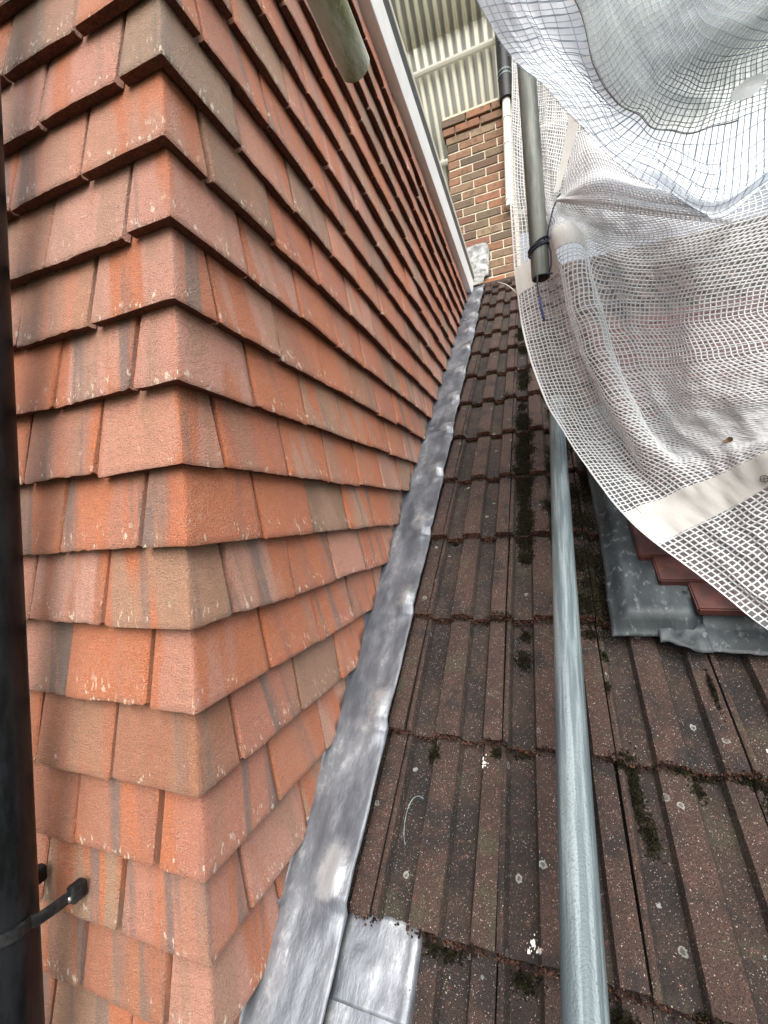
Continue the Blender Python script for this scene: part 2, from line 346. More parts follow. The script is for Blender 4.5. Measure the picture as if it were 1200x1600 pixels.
# ------------------------------------------------------------------ tile-hung dormer
dormer = thing('tile_hung_dormer', 'dormer hung with orange and pink clay tiles under a white fascia board', 'dormer', (CX, CY, -1.2))
DO = dormer.location
TH = .0170; TILT = (TH+.0026)/G
def us(n, e=.018): return [0, e, .07] + [i/n for i in range(1, n)] + [.93, 1-e, 1]
def tile_mesh(seed, w=.1660, h=.158, th=TH):
    rg = random.Random(seed); ux = sorted(set([0, .014, .05, .11, .18, .25, .32, .39, .46, .53, .60, .67, .74, .81, .88, .94, .986, 1])); uz = [0, .02, .08, .25, .5, .75, 1]
    nx, nzv = len(ux), len(uz); V, F, mi = [], [], []; cam_ = rg.uniform(.0008, .0022); tw = rg.uniform(-.0012, .0012)
    for j, b in enumerate(uz):
        for i, a in enumerate(ux):
            x = (a-.5)*w; z = b*h; y = -cam_*(1-(2*a-1)**2)*(1-.4*b) + tw*(2*a-1)*(1-b)
            y += .0007*nz(x*22, z*22, seed*3.1)
            if a in (0, 1): y += .0022
            if b == 0: y += .0020; z += .0022*nz(x*85, seed*5.7) + .0016*nz(x*19, seed*9.1) + .0010*nz(x*260, seed*1.9)
            if b == 0 and a in (0, 1): z += .0022 + .004*max(0, nz(seed*7.3, a*5.1))
            if a in (0, 1): x += .0009*nz(z*60, seed*2.2, a*7)
            y += TILT*z
            V.append((x, y, z))
    F += [(j*nx+i, j*nx+i+1, (j+1)*nx+i+1, (j+1)*nx+i) for j in range(nzv-1) for i in range(nx-1)]; mi += [0]*len(F)
    # butt, sides, back
    b0 = len(V)
    for lev in (.5, 1):
        for i, a in enumerate(ux):
            x = (a-.5)*w; z = .0014*nz(x*80, seed*4.4, lev*9) + .0006 + (.0025 if lev == 1 else 0)*rg.random(); V.append((x, th*lev + .001*nz(x*60, seed, lev), z))
    for i in range(nx-1):
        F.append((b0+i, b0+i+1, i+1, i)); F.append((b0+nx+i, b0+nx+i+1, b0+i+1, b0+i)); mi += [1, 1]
    tb = len(V); V += [((0-.5)*w, TILT*h+th, h), (.5*w, TILT*h+th, h)]
    lb, rb = b0+nx, b0+2*nx-1
    F.append(tuple([lb, b0] + [j*nx for j in range(nzv)] + [tb])); F.append(tuple([tb+1] + [j*nx+nx-1 for j in reversed(range(nzv))] + [b0+nx-1, rb])); mi += [0, 0]
    F.append((rb, lb, tb, tb+1)); mi.append(0)
    return mesh('wall_tile', V, F, [M['tile'], M['butt']], mi, True)
def corner_mesh(seed, wl, wr, h=.158, th=TH):
    """one angle tile: left wing along -x, right wing along +y, bent at the corner"""
    path = []; seg = lambda L: [1, .985, .93, .72, .48, .26, .10, .03]
    for a in seg(wl): path.append((-wl*a, 0.0, 0))
    path.append((0, 0, 2))
    for a in reversed(seg(wr)): path.append((0.0, wr*a, 1))
    uz = [0, .02, .08, .25, .5, .75, 1]; n = len(path); V, F, mi = [], [], []
    def pt(x, y, k, z, off):
        d = TILT*z + off
        if k == 0: return (-(d + (wl-d)*(-x/wl)), d, z)
        if k == 1: return (-d, d + (wr-d)*(y/wr), z)
        return (-d, d, z)
    for b in uz:
        for q, (x, y, k) in enumerate(path):
            z = b*h; off = .0006*nz(x*25+y*25, z*25, seed*3.3)
            if q in (0, n-1): off += .002
            if b == 0: off += .0018; z += .0016*nz((x+y)*70, seed*6.1) + .0011*nz((x+y)*18, seed*2.9)
            if k == 2: off += .0009
            V.append(pt(x, y, k, z, off))
    nu = len(uz)
    F += [(j*n+i, j*n+i+1, (j+1)*n+i+1, (j+1)*n+i) for j in range(nu-1) for i in range(n-1)]; mi += [0]*len(F)
    b0 = len(V)
    for lev in (.5, 1):
        for q, (x, y, k) in enumerate(path): V.append(pt(x, y, k, .0005 + .0015*nz((x+y)*80, seed*1.7, lev*5), th*lev))
    for i in range(n-1):
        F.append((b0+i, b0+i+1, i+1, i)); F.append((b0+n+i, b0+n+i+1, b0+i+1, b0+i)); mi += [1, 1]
    t0 = len(V)
    for q, (x, y, k) in enumerate(path): V.append(pt(x, y, k, h, th))
    for i in range(n-1): F.append((b0+n+i+1, b0+n+i, t0+i, t0+i+1)); mi.append(0)
    F.append(tuple([b0+n, b0] + [j*n for j in range(nu)] + [t0])); F.append(tuple([t0+n-1] + [j*n+n-1 for j in reversed(range(nu))] + [b0+n-1, b0+2*n-1])); mi += [0, 0]
    me = mesh('corner_tile', V, F, [M['tile'], M['butt']], mi, True)
    return me
TM = [tile_mesh(s) for s in range(1, 11)]
for me in TM: me.set_sharp_from_angle(angle=R(42))
rg = random.Random(7)
def wall_tile(pos, rz, name='wall_tile', me=None):
    o = ob(name, me or rg.choice(TM), dormer)
    o.location = Vector(pos)-DO; o.rotation_euler = (R(rg.gauss(0, .45)), R(rg.gauss(0, .7)), rz + R(rg.gauss(0, .45)))
    return o
PITCH = .170
KT, KB = -8, 14
def shear_in(me, co, no):
    bm = bmesh.new(); bm.from_mesh(me)
    bmesh.ops.bisect_plane(bm, geom=bm.verts[:]+bm.edges[:]+bm.faces[:], plane_co=co, plane_no=no, clear_outer=False, clear_inner=True)
    ed = [e for e in bm.edges if e.is_boundary]
    if ed: bmesh.ops.holes_fill(bm, edges=ed, sides=0)
    n = len(bm.verts); me2 = me.copy(); bm.to_mesh(me2); bm.free(); return me2, n
RDROP = .012                                          # tiles are cut to this height above the roof plane (on the lead)
for k in range(KT, KB+1):
    z = Z0 - k*G; even = k % 2 == 0
    wl, wr = (.084, .166) if even else (.166, .084)
    jx, jy = rg.gauss(0, .0006), rg.gauss(0, .0006)
    cm = corner_mesh(k+50, wl, wr); cm.set_sharp_from_angle(angle=R(42))
    c = ob('corner_tile', cm, dormer); c.location = Vector((CX + (.0014 if even else -.0010) + jx, CY + jy, z))-DO
    c.rotation_euler = (R(rg.gauss(0, .4)), R(rg.gauss(0, .5)), R(rg.gauss(0, .5)))
    # the face turned to the scaffold, running left from the corner
    x = CX - wl - .0075
    for n in range(4 if even else 3):
        g = rg.uniform(-.0012, .0022); wall_tile((x - PITCH*.5 + g, CY + rg.gauss(0, .0009), z + rg.gauss(0, .0018)), 0.0); x -= PITCH
    # the cheek, running back along the roof and cut to its slope
    y = CY + wr + .0065; n = 0
    while True:
        ylo = y; yhi = y + PITCH
        zroof_lo = RZ + math.tan(PT)*ylo
        if z + .135 < zroof_lo or y > 3.5: break
        pos = Vector((CX + rg.gauss(0, .0009), y + PITCH*.5 + rg.uniform(-.001, .001), z + rg.gauss(0, .0014)))
        o = wall_tile(pos, R(90))
        if z < RZ + math.tan(PT)*yhi + .05:
            mw = Matrix.Translation(pos) @ o.rotation_euler.to_matrix().to_4x4(); inv = mw.inverted()
            co = inv @ roof(0, 0, RDROP + rg.uniform(-.002, .004)); no = inv.to_3x3() @ EN
            me2, nv = shear_in(o.data, co, no)
            if nv < 6: bpy.data.objects.remove(o)
            else: o.data = me2
        y += PITCH; n += 1
# corner tiles near the foot are cut to the slope as well; boarding behind the tiles
ZT = 1.772
v, f = box_geo(-1.9, CX-.045, CY+.045, 3.62, -1.75, ZT+.10)
ob('wall_boarding', mesh('wall_boarding', [Vector(p)-DO for p in v], f, M['felt']), dormer)
# tiles further along the same face, beyond the picture's left edge
geo = []
for k in range(KT, KB+1):
    even = k % 2 == 0; x = CX - (.084 if even else .166) - .005 - PITCH*(4 if even else 3)
    while x > -1.9:
        src = rg.choice(TM); vs = [Vector(q.co) + Vector((x-PITCH*.5, CY, Z0-k*G))-DO for q in src.vertices]
        geo.append((vs, [tuple(p.vertices) for p in src.polygons])); x -= PITCH
V, F = join(geo); tag(ob('tile_field', mesh('tile_field', V, F, M['tile']), dormer), kind='stuff')
# fascia, drip trim and flat roof
def strip(name, prof, y0, y1, m, x_off=0.0):
    """profile in x,z swept along the cheek"""
    n = len(prof); V = [Vector((x, y, z))-DO for y in (y0, y1) for x, z in prof]
    F = [(i, (i+1) % n, n+(i+1) % n, n+i) for i in range(n)] + [tuple(reversed(range(n))), tuple(range(n, 2*n))]
    return ob(name, mesh(name, V, F, m), dormer)
strip('fascia_board', [(CX-.03, 1.702), (CX+.012, 1.702), (CX+.014, 1.705), (CX+.014, 1.855), (CX+.012, 1.858), (CX-.03, 1.858)], CY-.02, 3.60, M['white'])
strip('drip_trim', [(CX-.03, 1.860), (CX+.0125, 1.860), (CX+.0125, 1.937), (CX-.03, 1.937)], CY-.02, 3.60, M['epdm'])
strip('roof_edge_trim', [(CX-.03, 1.939), (CX+.013, 1.939), (CX+.015, 1.942), (CX+.015, 1.967), (CX+.011, 1.970), (CX-.03, 1.970)], CY-.02, 3.60, M['cream'])
v, f = box_geo(-1.9, CX-.032, CY-.018, 3.60, 1.862, 1.966)
ob('flat_roof', mesh('flat_roof', [Vector(p)-DO for p in v], f, M['epdm']), dormer)
v, f = box_geo(-1.9, CX-.032, CY-.019, CY+.03, 1.702, 1.860)
ob('front_fascia', mesh('front_fascia', [Vector(p)-DO for p in v], f, M['white']), dormer)

# ------------------------------------------------------------------ main roof of ribbed concrete tiles
mroof = thing('main_roof', 'steep roof of dark mossy ribbed concrete tiles rising from the scaffold to the chimney', 'roof', roof(0, 0))
MO = mroof.location
CW, CG, SX, S0 = .1995, .2985, -.3075, .838
PROF = [(0.0, 1), (.045, 1), (.080, 0), (.290, 0), (.318, 1), (.555, 1), (.590, 0), (.780, 0), (.808, 1), (.985, 1)]
HR = .0190
def rtile_mesh(seed, L=.375, th=.021):
    rg_ = random.Random(seed); pr = []
    for i, (a, h) in enumerate(PROF):
        pr.append((a*CW+.0008, h))
    # extra points for rounded ribs
    pts = []
    for i in range(len(pr)-1):
        a, b = pr[i], pr[i+1]; pts.append((a[0], a[1]))
        if a[1] == b[1]:
            for q in ((.12, .5, .88) if b[0]-a[0] > .02 else (.5,)): pts.append((a[0]+(b[0]-a[0])*q, a[1] + (.05 if a[1] == 1 and q == .5 else 0)))
        else: pts.append(((a[0]+b[0])/2, .5))
    pts.append(pr[-1]); n = len(pts); ys = [0, .012, .06, .15, .25, L]; V, F, mi = [], [], []
    tl = -(th+.004)/CG
    for j, y in enumerate(ys):
        for i, (x, h) in enumerate(pts):
            z = (h-1)*HR + tl*y; yy = y
            z += .0006*nz(x*40, y*14, seed*2.7)
            if j == 0: yy += .0035*nz(x*90, seed*3.1) + .002*nz(x*240, seed*7.7); z -= .0035 + .001*nz(x*150, seed)
            if i in (0, n-1): z -= .001
            V.append((x, yy, z))
    F += [(j*n+i, j*n+i+1, (j+1)*n+i+1, (j+1)*n+i) for j in range(len(ys)-1) for i in range(n-1)]; mi += [0]*len(F)
    b0 = len(V)
    for lev in (.5, 1):
        for i, (x, h) in enumerate(pts):
            V.append((x, .004*nz(x*120, seed*1.3, lev*4) + (.002 if lev == .5 else .004), (h-1)*HR - th*lev + .0015*nz(x*160, seed, lev)))
    for i in range(n-1):
        F.append((b0+i, b0+i+1, i+1, i)); F.append((b0+n+i, b0+n+i+1, b0+i+1, b0+i)); mi += [1, 1]
    t0 = len(V); m = len(ys)-1
    V += [(pts[0][0], L, -HR-th+tl*L), (pts[-1][0], L, -HR-th+tl*L)]
    F.append(tuple([b0+n, b0] + [j*n for j in range(m+1)] + [t0])); F.append(tuple([t0+1] + [j*n+n-1 for j in reversed(range(m+1))] + [b0+n-1, b0+2*n-1])); mi += [0, 0]
    me = mesh('roof_tile', V, F, [M['rtile'], M['redge']], mi, True); me.set_sharp_from_angle(angle=R(24)); return me
RTM = [rtile_mesh(s) for s in range(1, 9)]
RB = Matrix(((1, 0, 0, 0), (0, CP, -SP, 0), (0, SP, CP, 0), (0, 0, 0, 1)))
rg = random.Random(21)
for i in range(-2, 13):
    for j in range(-1, 10):
        if i < 0 and j < 0: continue
        o = ob('roof_tile', rg.choice(RTM), mroof)
        p = roof(SX + j*CW + rg.gauss(0, .0008), S0 + i*CG + rg.gauss(0, .002), rg.gauss(0, .0009)) - MO
        o.matrix_local = Matrix.Translation(p) @ RB @ Matrix.Rotation(R(rg.gauss(0, .25)), 4, 'Z') @ Matrix.Rotation(R(rg.gauss(0, .2)), 4, 'Y')
v = [roof(-1.9, .1, -.075)-MO, roof(1.75, .1, -.075)-MO, roof(1.75, 4.66, -.075)-MO, roof(-1.9, 4.66, -.075)-MO]
v += [p - EN*.05 for p in v]
ob('roof_deck', mesh('roof_deck', v, [(0, 1, 2, 3), (7, 6, 5, 4), (0, 4, 5, 1), (1, 5, 6, 2), (2, 6, 7, 3), (3, 7, 4, 0)], M['felt']), mroof)
# capping course along the top edge
rc = []
for j in range(-1, 10):
    vs, fs = tube_geo([roof(SX+j*CW+.002, 4.60, -.02)-MO, roof(SX+(j+1)*CW-.002, 4.60, -.02)-MO], .035, 12)
    ob('top_capping', mesh('top_capping', vs, fs, M['rtile']), mroof)

# ------------------------------------------------------------------ lead along the cheek
def lead_sheet(name, label, s0, s1, x0, x1, h0, seed, lift=0.0, group=None, m='lead'):
    """a shaped strip: grid in x,s with knocks at each tile course, a turned-up back and a real edge"""
    nx = 24; ns = max(10, int((s1-s0)/.011)); o = thing(name, label, 'flashing', roof((x0+x1)/2, s0), group); O = o.location; V = []; GLINT = []
    rows = ns+1
    for j in range(rows):
        s = s0 + (s1-s0)*j/ns
        wav = .0035*nz(s*7, seed) + .0015*nz(s*23, seed*2)
        for i in range(nx+1):
            a = i/nx; x = x0 + (x1-x0)*a
            if i == nx: x += wav
            # courses: steps of the tiles telegraph through at the outer edge
            ph = ((s-S0)/CG) % 1.0
            stp = .018*(1-ph)
            h = h0 + lift*(1-j/ns)**8 + stp*a**1.5
            bump = math.exp(-((ph-.10)/.11)**2) + .8*math.exp(-((ph-.93)/.05)**2)
            h += .0120*bump*math.exp(-((a-.80-.1*nz(s*3, seed*3))/.13)**2)*(.8+.9*nz(s*9, seed+4))
            h += .0028*nz(x*16, s*6, seed) + .0010*nz(x*60, s*26, seed*1.7)
            h += .0030*max(0, nz(x*34, s*15, seed*4.1)-.1)
            if a < .085: h += .05*(1-a/.085)**2                      # dressed up the wall behind the tiles
            if i == nx: h -= .001
            GLINT.append(max(0.0, min(1.0, math.exp(-((ph-.13-.05*nz(s*2, seed+9))/.16)**2)*math.exp(-((a-.74-.16*nz(s*3, seed*3))/.22)**2)*(.85+.8*nz(s*5, seed+4)))))  # mask for the painted glints near each course dent
            V.append(roof(x, s, h) - O)
    F = [(j*(nx+1)+i, j*(nx+1)+i+1, (j+1)*(nx+1)+i+1, (j+1)*(nx+1)+i) for j in range(ns) for i in range(nx)]
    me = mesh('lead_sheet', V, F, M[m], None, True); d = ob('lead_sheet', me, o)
    at_ = me.attributes.new('dent_glint', 'FLOAT', 'POINT'); at_.data.foreach_set('value', GLINT)
    md = d.modifiers.new('thickness', 'SOLIDIFY'); md.thickness = .0022; md.offset = -1
    return o
LG = 'lead flashing strips along the dormer cheek'
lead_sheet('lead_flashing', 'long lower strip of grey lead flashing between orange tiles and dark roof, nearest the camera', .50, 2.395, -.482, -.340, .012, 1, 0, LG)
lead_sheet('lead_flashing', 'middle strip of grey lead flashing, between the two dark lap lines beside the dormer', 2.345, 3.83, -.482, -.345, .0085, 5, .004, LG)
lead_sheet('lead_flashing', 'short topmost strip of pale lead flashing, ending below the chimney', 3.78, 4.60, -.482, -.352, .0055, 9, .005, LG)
# soaker under the lowest visible tile and the sheet lapped below it
def flat_lead(name, label, x0, x1, s0, s1, h0, seed, group):
    nx, ns = 14, 18; o = thing(name, label, 'flashing', roof((x0+x1)/2, s0), group); O = o.location; V = []
    for j in range(ns+1):
        for i in range(nx+1):
            a, b = i/nx, j/ns; x = x0+(x1-x0)*a; s = s0+(s1-s0)*b
            h = h0 - .025*(((s-S0)/CG) % 1.0 if s < S0 else 1.0) + .0022*nz(x*30, s*20, seed) + .0012*nz(x*80, s*70, seed)
            if i >= nx-1: h += .006 if i == nx-1 else -.002
            if a < .3: h += .004*math.exp(-((b-.45)/.25)**2)
            V.append(roof(x, s, h)-O)
    F = [(j*(nx+1)+i, j*(nx+1)+i+1, (j+1)*(nx+1)+i+1, (j+1)*(nx+1)+i) for j in range(ns) for i in range(nx)]
    d = ob('lead_sheet', mesh('lead_sheet', V, F, M['lead'], None, True), o)
    md = d.modifiers.new('thickness', 'SOLIDIFY'); md.thickness = .0022; md.offset = -1; return o
SG = 'lead soakers at the foot of the tiles'
flat_lead('lead_soaker', 'square lead soaker with a folded right edge, tucked under the lowest tile', -.352, -.2215, .738, .846, .0045, 3, SG)
flat_lead('lead_soaker', 'lead soaker at the bottom edge of the picture, lapped under the square one', -.352, -.221, .45, .775, .0020, 8, SG)

# ------------------------------------------------------------------ chimney
chim = thing('chimney_stack', 'brown and red brick chimney stack with pale mortar and a projecting top course', 'chimney', (-.41, 3.9, 1.6))
HO = chim.location; rg = random.Random(3)
FX0, FX1, FY0, FY1, ZB, BH = -.655, -.075, 3.90, 4.36, 1.55, .0755
ncr = 27
v, f = box_geo(FX0+.008, FX1-.008, FY0+.007, FY1-.007, ZB, ZB+ncr*BH-.004)
ob('mortar_core', mesh('mortar_core', [Vector(p)-HO for p in v], f, M['mortar']), chim)
def brick_mesh(L, W=.1025, seed=0):
    v, f = box_geo(-L/2, L/2, 0, W, 0, .065); me = mesh('brick', v, f, M['brick'])
    bm = bmesh.new(); bm.from_mesh(me); bmesh.ops.bevel(bm, geom=bm.edges[:], offset=.004, segments=1, affect='EDGES')
    for q in bm.verts: q.co += Vector((nz(q.co.x*40, q.co.z*40, seed), nz(q.co.x*30, q.co.z*50, seed+3), nz(q.co.x*55, q.co.y*40, seed+7)))*.0022
    bm.to_mesh(me); bm.free(); return me
BM = {(L, s): brick_mesh(L, seed=s) for L in (.2125, .1025, .150) for s in range(4)}
def brick(x, y, z, L, rz=0.0):
    o = ob('brick', BM[(L, rg.randrange(4))], chim); o.location = Vector((x, y + rg.gauss(0, .0015), z + rg.gauss(0, .001)))-HO; o.rotation_euler = (0, R(rg.gauss(0, .4)), rz)
for c in range(ncr):
    z = ZB + c*BH; ov = {ncr-1: .032, ncr-2: .024, ncr-3: .004}.get(c, 0.0)
    # front
    x = FX0 - ov; pat = [.1025, .2125, .2125] if c % 2 else [.2125, .2125, .1025]
    W_ = FX1 - FX0 + 2*ov; pat = list(pat); rest = W_ - sum(pat) - .030
    for L in pat:
        brick(x+L/2, FY0-ov, z, L); x += L+.010
    if rest > .02 and c >= ncr-2: pass
    # left return
    y = FY0 + .1025 + .012 if c % 2 else FY0+.11
    while y + .2 < FY1 + .05:
        brick(FX0-ov, y+.1025+.005, z, .2125, R(-90)); y += .2225
v, f = box_geo(FX0-.02, FX1+.02, FY0-.02, FY1+.02, ZB+ncr*BH-.002, ZB+ncr*BH+.018)
ob('mortar_flaunching', mesh('mortar_flaunching', [Vector(p)-HO for p in v], f, M['mortar']), chim)
# lead apron dressed up the chimney's foot
ap = thing('chimney_apron', 'crumpled pale lead apron at the foot of the brick chimney', 'flashing', (-.43, 3.86, 2.0)); AO = ap.location
def crumple(pts_fn, nx, ny, amp, seed, name, parent, O, m):
    V = []
    for j in range(ny+1):
        for i in range(nx+1):
            p, n = pts_fn(i/nx, j/ny); V.append(p + n*(amp*nz(p.x*18, p.z*18, seed) + amp*.5*nz(p.x*50, p.z*50, seed)) - O)
    F = [(j*(nx+1)+i, j*(nx+1)+i+1, (j+1)*(nx+1)+i+1, (j+1)*(nx+1)+i) for j in range(ny) for i in range(nx)]
    d = ob(name, mesh(name, V, F, m, None, True), parent); md = d.modifiers.new('thickness', 'SOLIDIFY'); md.thickness = .003; return d
M['oldlead'] = plain_mat('oxidised_lead', (.13, .135, .135), (.34, .35, .34), 16.0, .55, .2, .006, 40.0)
crumple(lambda a, b: (Vector((-.60+.245*a + (.030*b if a > .5 else 0)*(1 if b < .75 else (1-b)*3), 3.875, 2.075+.30*b)), Vector((0, -1, 0))), 14, 16, .022, 2, 'lead_upstand', ap, AO, M['oldlead'])
crumple(lambda a, b: (roof(-.56+.20*a, 4.58+.36*b, .028 + .02*b), EN), 12, 10, .016, 6, 'lead_saddle', ap, AO, M['oldlead'])

# ------------------------------------------------------------------ temporary roof of corrugated steel
troof = thing('temporary_roof', 'pale corrugated metal sheets on cross rails, sloping down behind the chimney', 'sheet roof', (-.8, 4.0, 4.05))
TO = troof.location; TS = Vector((0, 1, -.93)).normalized(); TN = Vector((0, .93, 1)).normalized(); TP = Vector((0, 4.0, 3.6+.93*.5))
def corr(xa, xb, ta, tb, lift, name, ph=0.0):
    pit = .078; n = int((xb-xa)/pit*8); V = []
    for t_ in (ta, tb):
        for i in range(n+1):
            x = xa + (xb-xa)*i/n; w = math.sin(2*math.pi*x/pit + ph); w = max(-1, min(1, w*1.25)); V.append(TP + EX*x + TS*t_ + TN*(lift + .0190*w) - TO)
    F = [(i, i+1, n+2+i, n+1+i) for i in range(n)]
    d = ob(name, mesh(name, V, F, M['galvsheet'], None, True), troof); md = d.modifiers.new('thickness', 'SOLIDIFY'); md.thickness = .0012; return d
corr(-.84, .62, -1.05, -.285, .014, 'corrugated_sheet')
corr(-2.1, -.80, -1.05, -.285, .032, 'corrugated_sheet')
corr(-.90, .62, -.46, 1.45, .034, 'corrugated_sheet')
corr(-2.1, -.86, -.46, 1.45, .050, 'corrugated_sheet')
for t_ in (-.115, .595, 1.25):
    p0 = TP + TS*t_ - TN*.012
    vs = [p + EX*x - TO for x in (-2.1, .62) for p in (p0 + TS*-.026 + TN*.034, p0 + TS*.026 + TN*.034, p0 + TS*.026, p0 + TS*.010 - TN*.006, p0 + TS*-.010 - TN*.006, p0 + TS*-.026)]
    ob('cross_rail', mesh('cross_rail', vs, [(0, 1, 7, 6), (1, 2, 8, 7), (2, 3, 9, 8), (3, 4, 10, 9), (4, 5, 11, 10), (5, 0, 6, 11), (5, 4, 3, 2, 1, 0), (6, 7, 8, 9, 10, 11)], M['rail']), troof)

# ------------------------------------------------------------------ vent pipe on the chimney's right
vp = thing('vent_pipe', 'narrow cream pipe below a thicker black sleeve bound with two wires, right of the chimney', 'pipe', (-.125, 3.84, 2.58)); VO = vp.location
vs, fs = tube_geo([(-.139, 3.84, 2.60), (-.127, 3.84, 3.05), (-.115, 3.84, 3.54)], .034, 24); ob('cream_pipe', mesh('cream_pipe', [Vector(p)-VO for p in vs], fs, M['cream'], None, True), vp).data.set_sharp_from_angle(angle=R(50))
vs, fs = tube_geo([(-.113, 3.84, 3.515), (-.113, 3.84, 3.53), (-.119, 3.84, 4.6)], .058, 24); ob('black_sleeve', mesh('black_sleeve', [Vector(p)-VO for p in vs], fs, M['pvc_dull'], None, True), vp).data.set_sharp_from_angle(angle=R(50))
for z, rr, m in ((3.71, .060, 'galv'), (3.745, .060, 'galv'), (3.36, .039, 'cream'), (3.14, .039, 'cream'), (2.66, .039, 'cream')):
    x = -.139 + (z-2.6)*.026 if z < 3.5 else -.115
    vs, fs = tube_geo([(x, 3.84, z-.006), (x, 3.84, z+.006)], rr, 24); ob('binding_wire' if z > 3.5 else 'pipe_collar', mesh('pipe_ring', [Vector(p)-VO for p in vs], fs, M[m], None, True), vp).data.set_sharp_from_angle(angle=R(50))

# ------------------------------------------------------------------ scaffold tubes
TR = .02415
def scaffold_tube(label, p0, p1, m):
    t = thing('scaffold_tube', label, 'scaffold tube', p0, 'scaffold tubes around the roof')
    L = (Vector(p1)-Vector(p0)).length; vs, fs, mi = pipe_local(L, TR, TR-.004, 48, 8)
    mw = aim(p0, p1); mw.translation = (0, 0, 0)
    o = ob('tube', mesh('tube', vs, fs, [M[m], M['bore']], mi, True), t, mw); o.data.set_sharp_from_angle(angle=R(40))
    return t
scaffold_tube('bright galvanised tube lying up the slope over the dark roof tiles', (-.006, .20, -.783), (.0568, 1.73, .401), 'galv')
scaffold_tube('dull grey upright tube with open lower end, tied with cord in front of netting', (.0235, 1.265, .634), (.013, 1.255, 2.6), 'galv_old')
scaffold_tube('algae stained tube end pointing over the dormer tiles at the top of the picture', (-.236, .612, .700), (-.2375, -.25, .722), 'galv_moss')

# ------------------------------------------------------------------ black downpipe with its clip
dp = thing('downpipe', 'glossy black plastic downpipe clipped to the tiles at the left edge', 'downpipe', (-.742, .372, -.535)); PO = dp.location
vs, fs, mi = pipe_local(3.6, .034, .031, 48, 6)
o = ob('pipe', mesh('pipe', vs, fs, [M['pvc'], M['bore']], mi, True), dp); o.location = Vector((0, 0, -1.6)); o.data.set_sharp_from_angle(angle=R(40))
def strap_path(n=26):
    pts = [Vector((.047, .060, 0)), Vector((.045, .035, 0)), Vector((.041, .012, 0))]
    for q in range(n+1):
        a = R(12 - 204*q/n); pts.append(Vector((math.cos(a)*.0365, math.sin(a)*.0365, 0)))
    pts += [Vector((-.041, .012, 0)), Vector((-.045, .035, 0)), Vector((-.047, .060, 0))]
    return pts
path = strap_path(); V, F = [], []
for i, p in enumerate(path):
    d = (path[min(i+1, len(path)-1)]-path[max(i-1, 0)]).normalized(); nrm = Vector((d.y, -d.x, 0)) * -1
    for off, z in ((-.0012, -.0085), (.0020, -.0085), (.0026, -.006), (.0026, .006), (.0020, .0085), (-.0012, .0085)): V.append(p + nrm*off + Vector((0, 0, z)))
for i in range(len(path)-1):
    for k in range(6): F.append((i*6+k, i*6+(k+1) % 6, (i+1)*6+(k+1) % 6, (i+1)*6+k))
F += [(0, 1, 2, 3, 4, 5), tuple((len(path)-1)*6+k for k in (5, 4, 3, 2, 1, 0))]
br = ob('strap', mesh('strap', V, F, M['pvc_dull'], None, True), dp); br.data.set_sharp_from_angle(angle=R(45))
for sx in (1, -1):
    lug = box('fixing_lug', sx*.047-.0085, sx*.047+.0085, .052, .074, -.012, .012, M['pvc_dull'], None, .004); lug.parent = br
    vs, fs = tube_geo([(sx*.047, .0530, -.003), (sx*.047, .0495, -.003), (sx*.047, .0485, -.003)], [.0050, .0046, .0026], 20); ob('screw', mesh('screw', vs, fs, M['screw'], None, True), br)

# ------------------------------------------------------------------ netting lattices (world metres)
NET=[
 [(-0.015,1.523,1.595),(0.064,1.500,1.535),(0.133,1.421,1.440),(0.241,1.356,1.340),(0.376,1.302,1.251),(0.527,1.200,1.125),(0.629,1.133,1.048)],
 [(-0.032,1.489,1.308),(0.037,1.451,1.228),(0.094,1.388,1.152),(0.184,1.296,1.020),(0.329,1.235,0.929),(0.486,1.135,0.838),(0.580,1.065,0.783)],
 [(-0.050,1.443,1.045),(0.018,1.415,0.983),(0.082,1.302,0.863),(0.194,1.239,0.772),(0.328,1.173,0.712),(0.457,1.084,0.685),(0.545,1.011,0.653)],
 [(-0.047,1.395,0.708),(0.027,1.369,0.730),(0.098,1.257,0.727),(0.208,1.268,0.648),(0.322,1.184,0.570),(0.442,1.070,0.512),(0.528,0.996,0.477)],
 [(-0.029,1.373,0.496),(0.058,1.374,0.502),(0.140,1.244,0.488),(0.232,1.280,0.442),(0.322,1.176,0.386),(0.427,1.056,0.343),(0.512,0.981,0.316)],
 [(0.020,1.330,0.299),(0.105,1.341,0.297),(0.181,1.220,0.302),(0.259,1.228,0.257),(0.328,1.137,0.227),(0.410,1.030,0.213),(0.492,0.954,0.200)],
 [(0.092,1.231,0.122),(0.163,1.237,0.120),(0.231,1.177,0.141),(0.291,1.157,0.131),(0.343,1.091,0.132),(0.401,1.006,0.129),(0.474,0.927,0.132)],
 [(0.177,1.116,-0.042),(0.236,1.116,-0.016),(0.292,1.095,0.008),(0.330,1.066,0.028),(0.363,1.035,0.048),(0.404,0.987,0.075),(0.473,0.927,0.106)],
 [(0.288,1.053,-0.160),(0.324,1.045,-0.135),(0.356,1.035,-0.108),(0.387,1.025,-0.081),(0.419,1.004,-0.051),(0.451,0.974,-0.024),(0.502,0.917,0.013)],
 [(0.373,1.001,-0.252),(0.392,0.986,-0.227),(0.418,0.985,-0.200),(0.440,0.972,-0.175),(0.465,0.959,-0.151),(0.495,0.938,-0.121),(0.528,0.897,-0.088)],
 [(0.441,0.942,-0.325),(0.460,0.938,-0.301),(0.480,0.934,-0.277),(0.496,0.919,-0.251),(0.510,0.902,-0.226),(0.523,0.875,-0.194),(0.550,0.853,-0.157)],
]
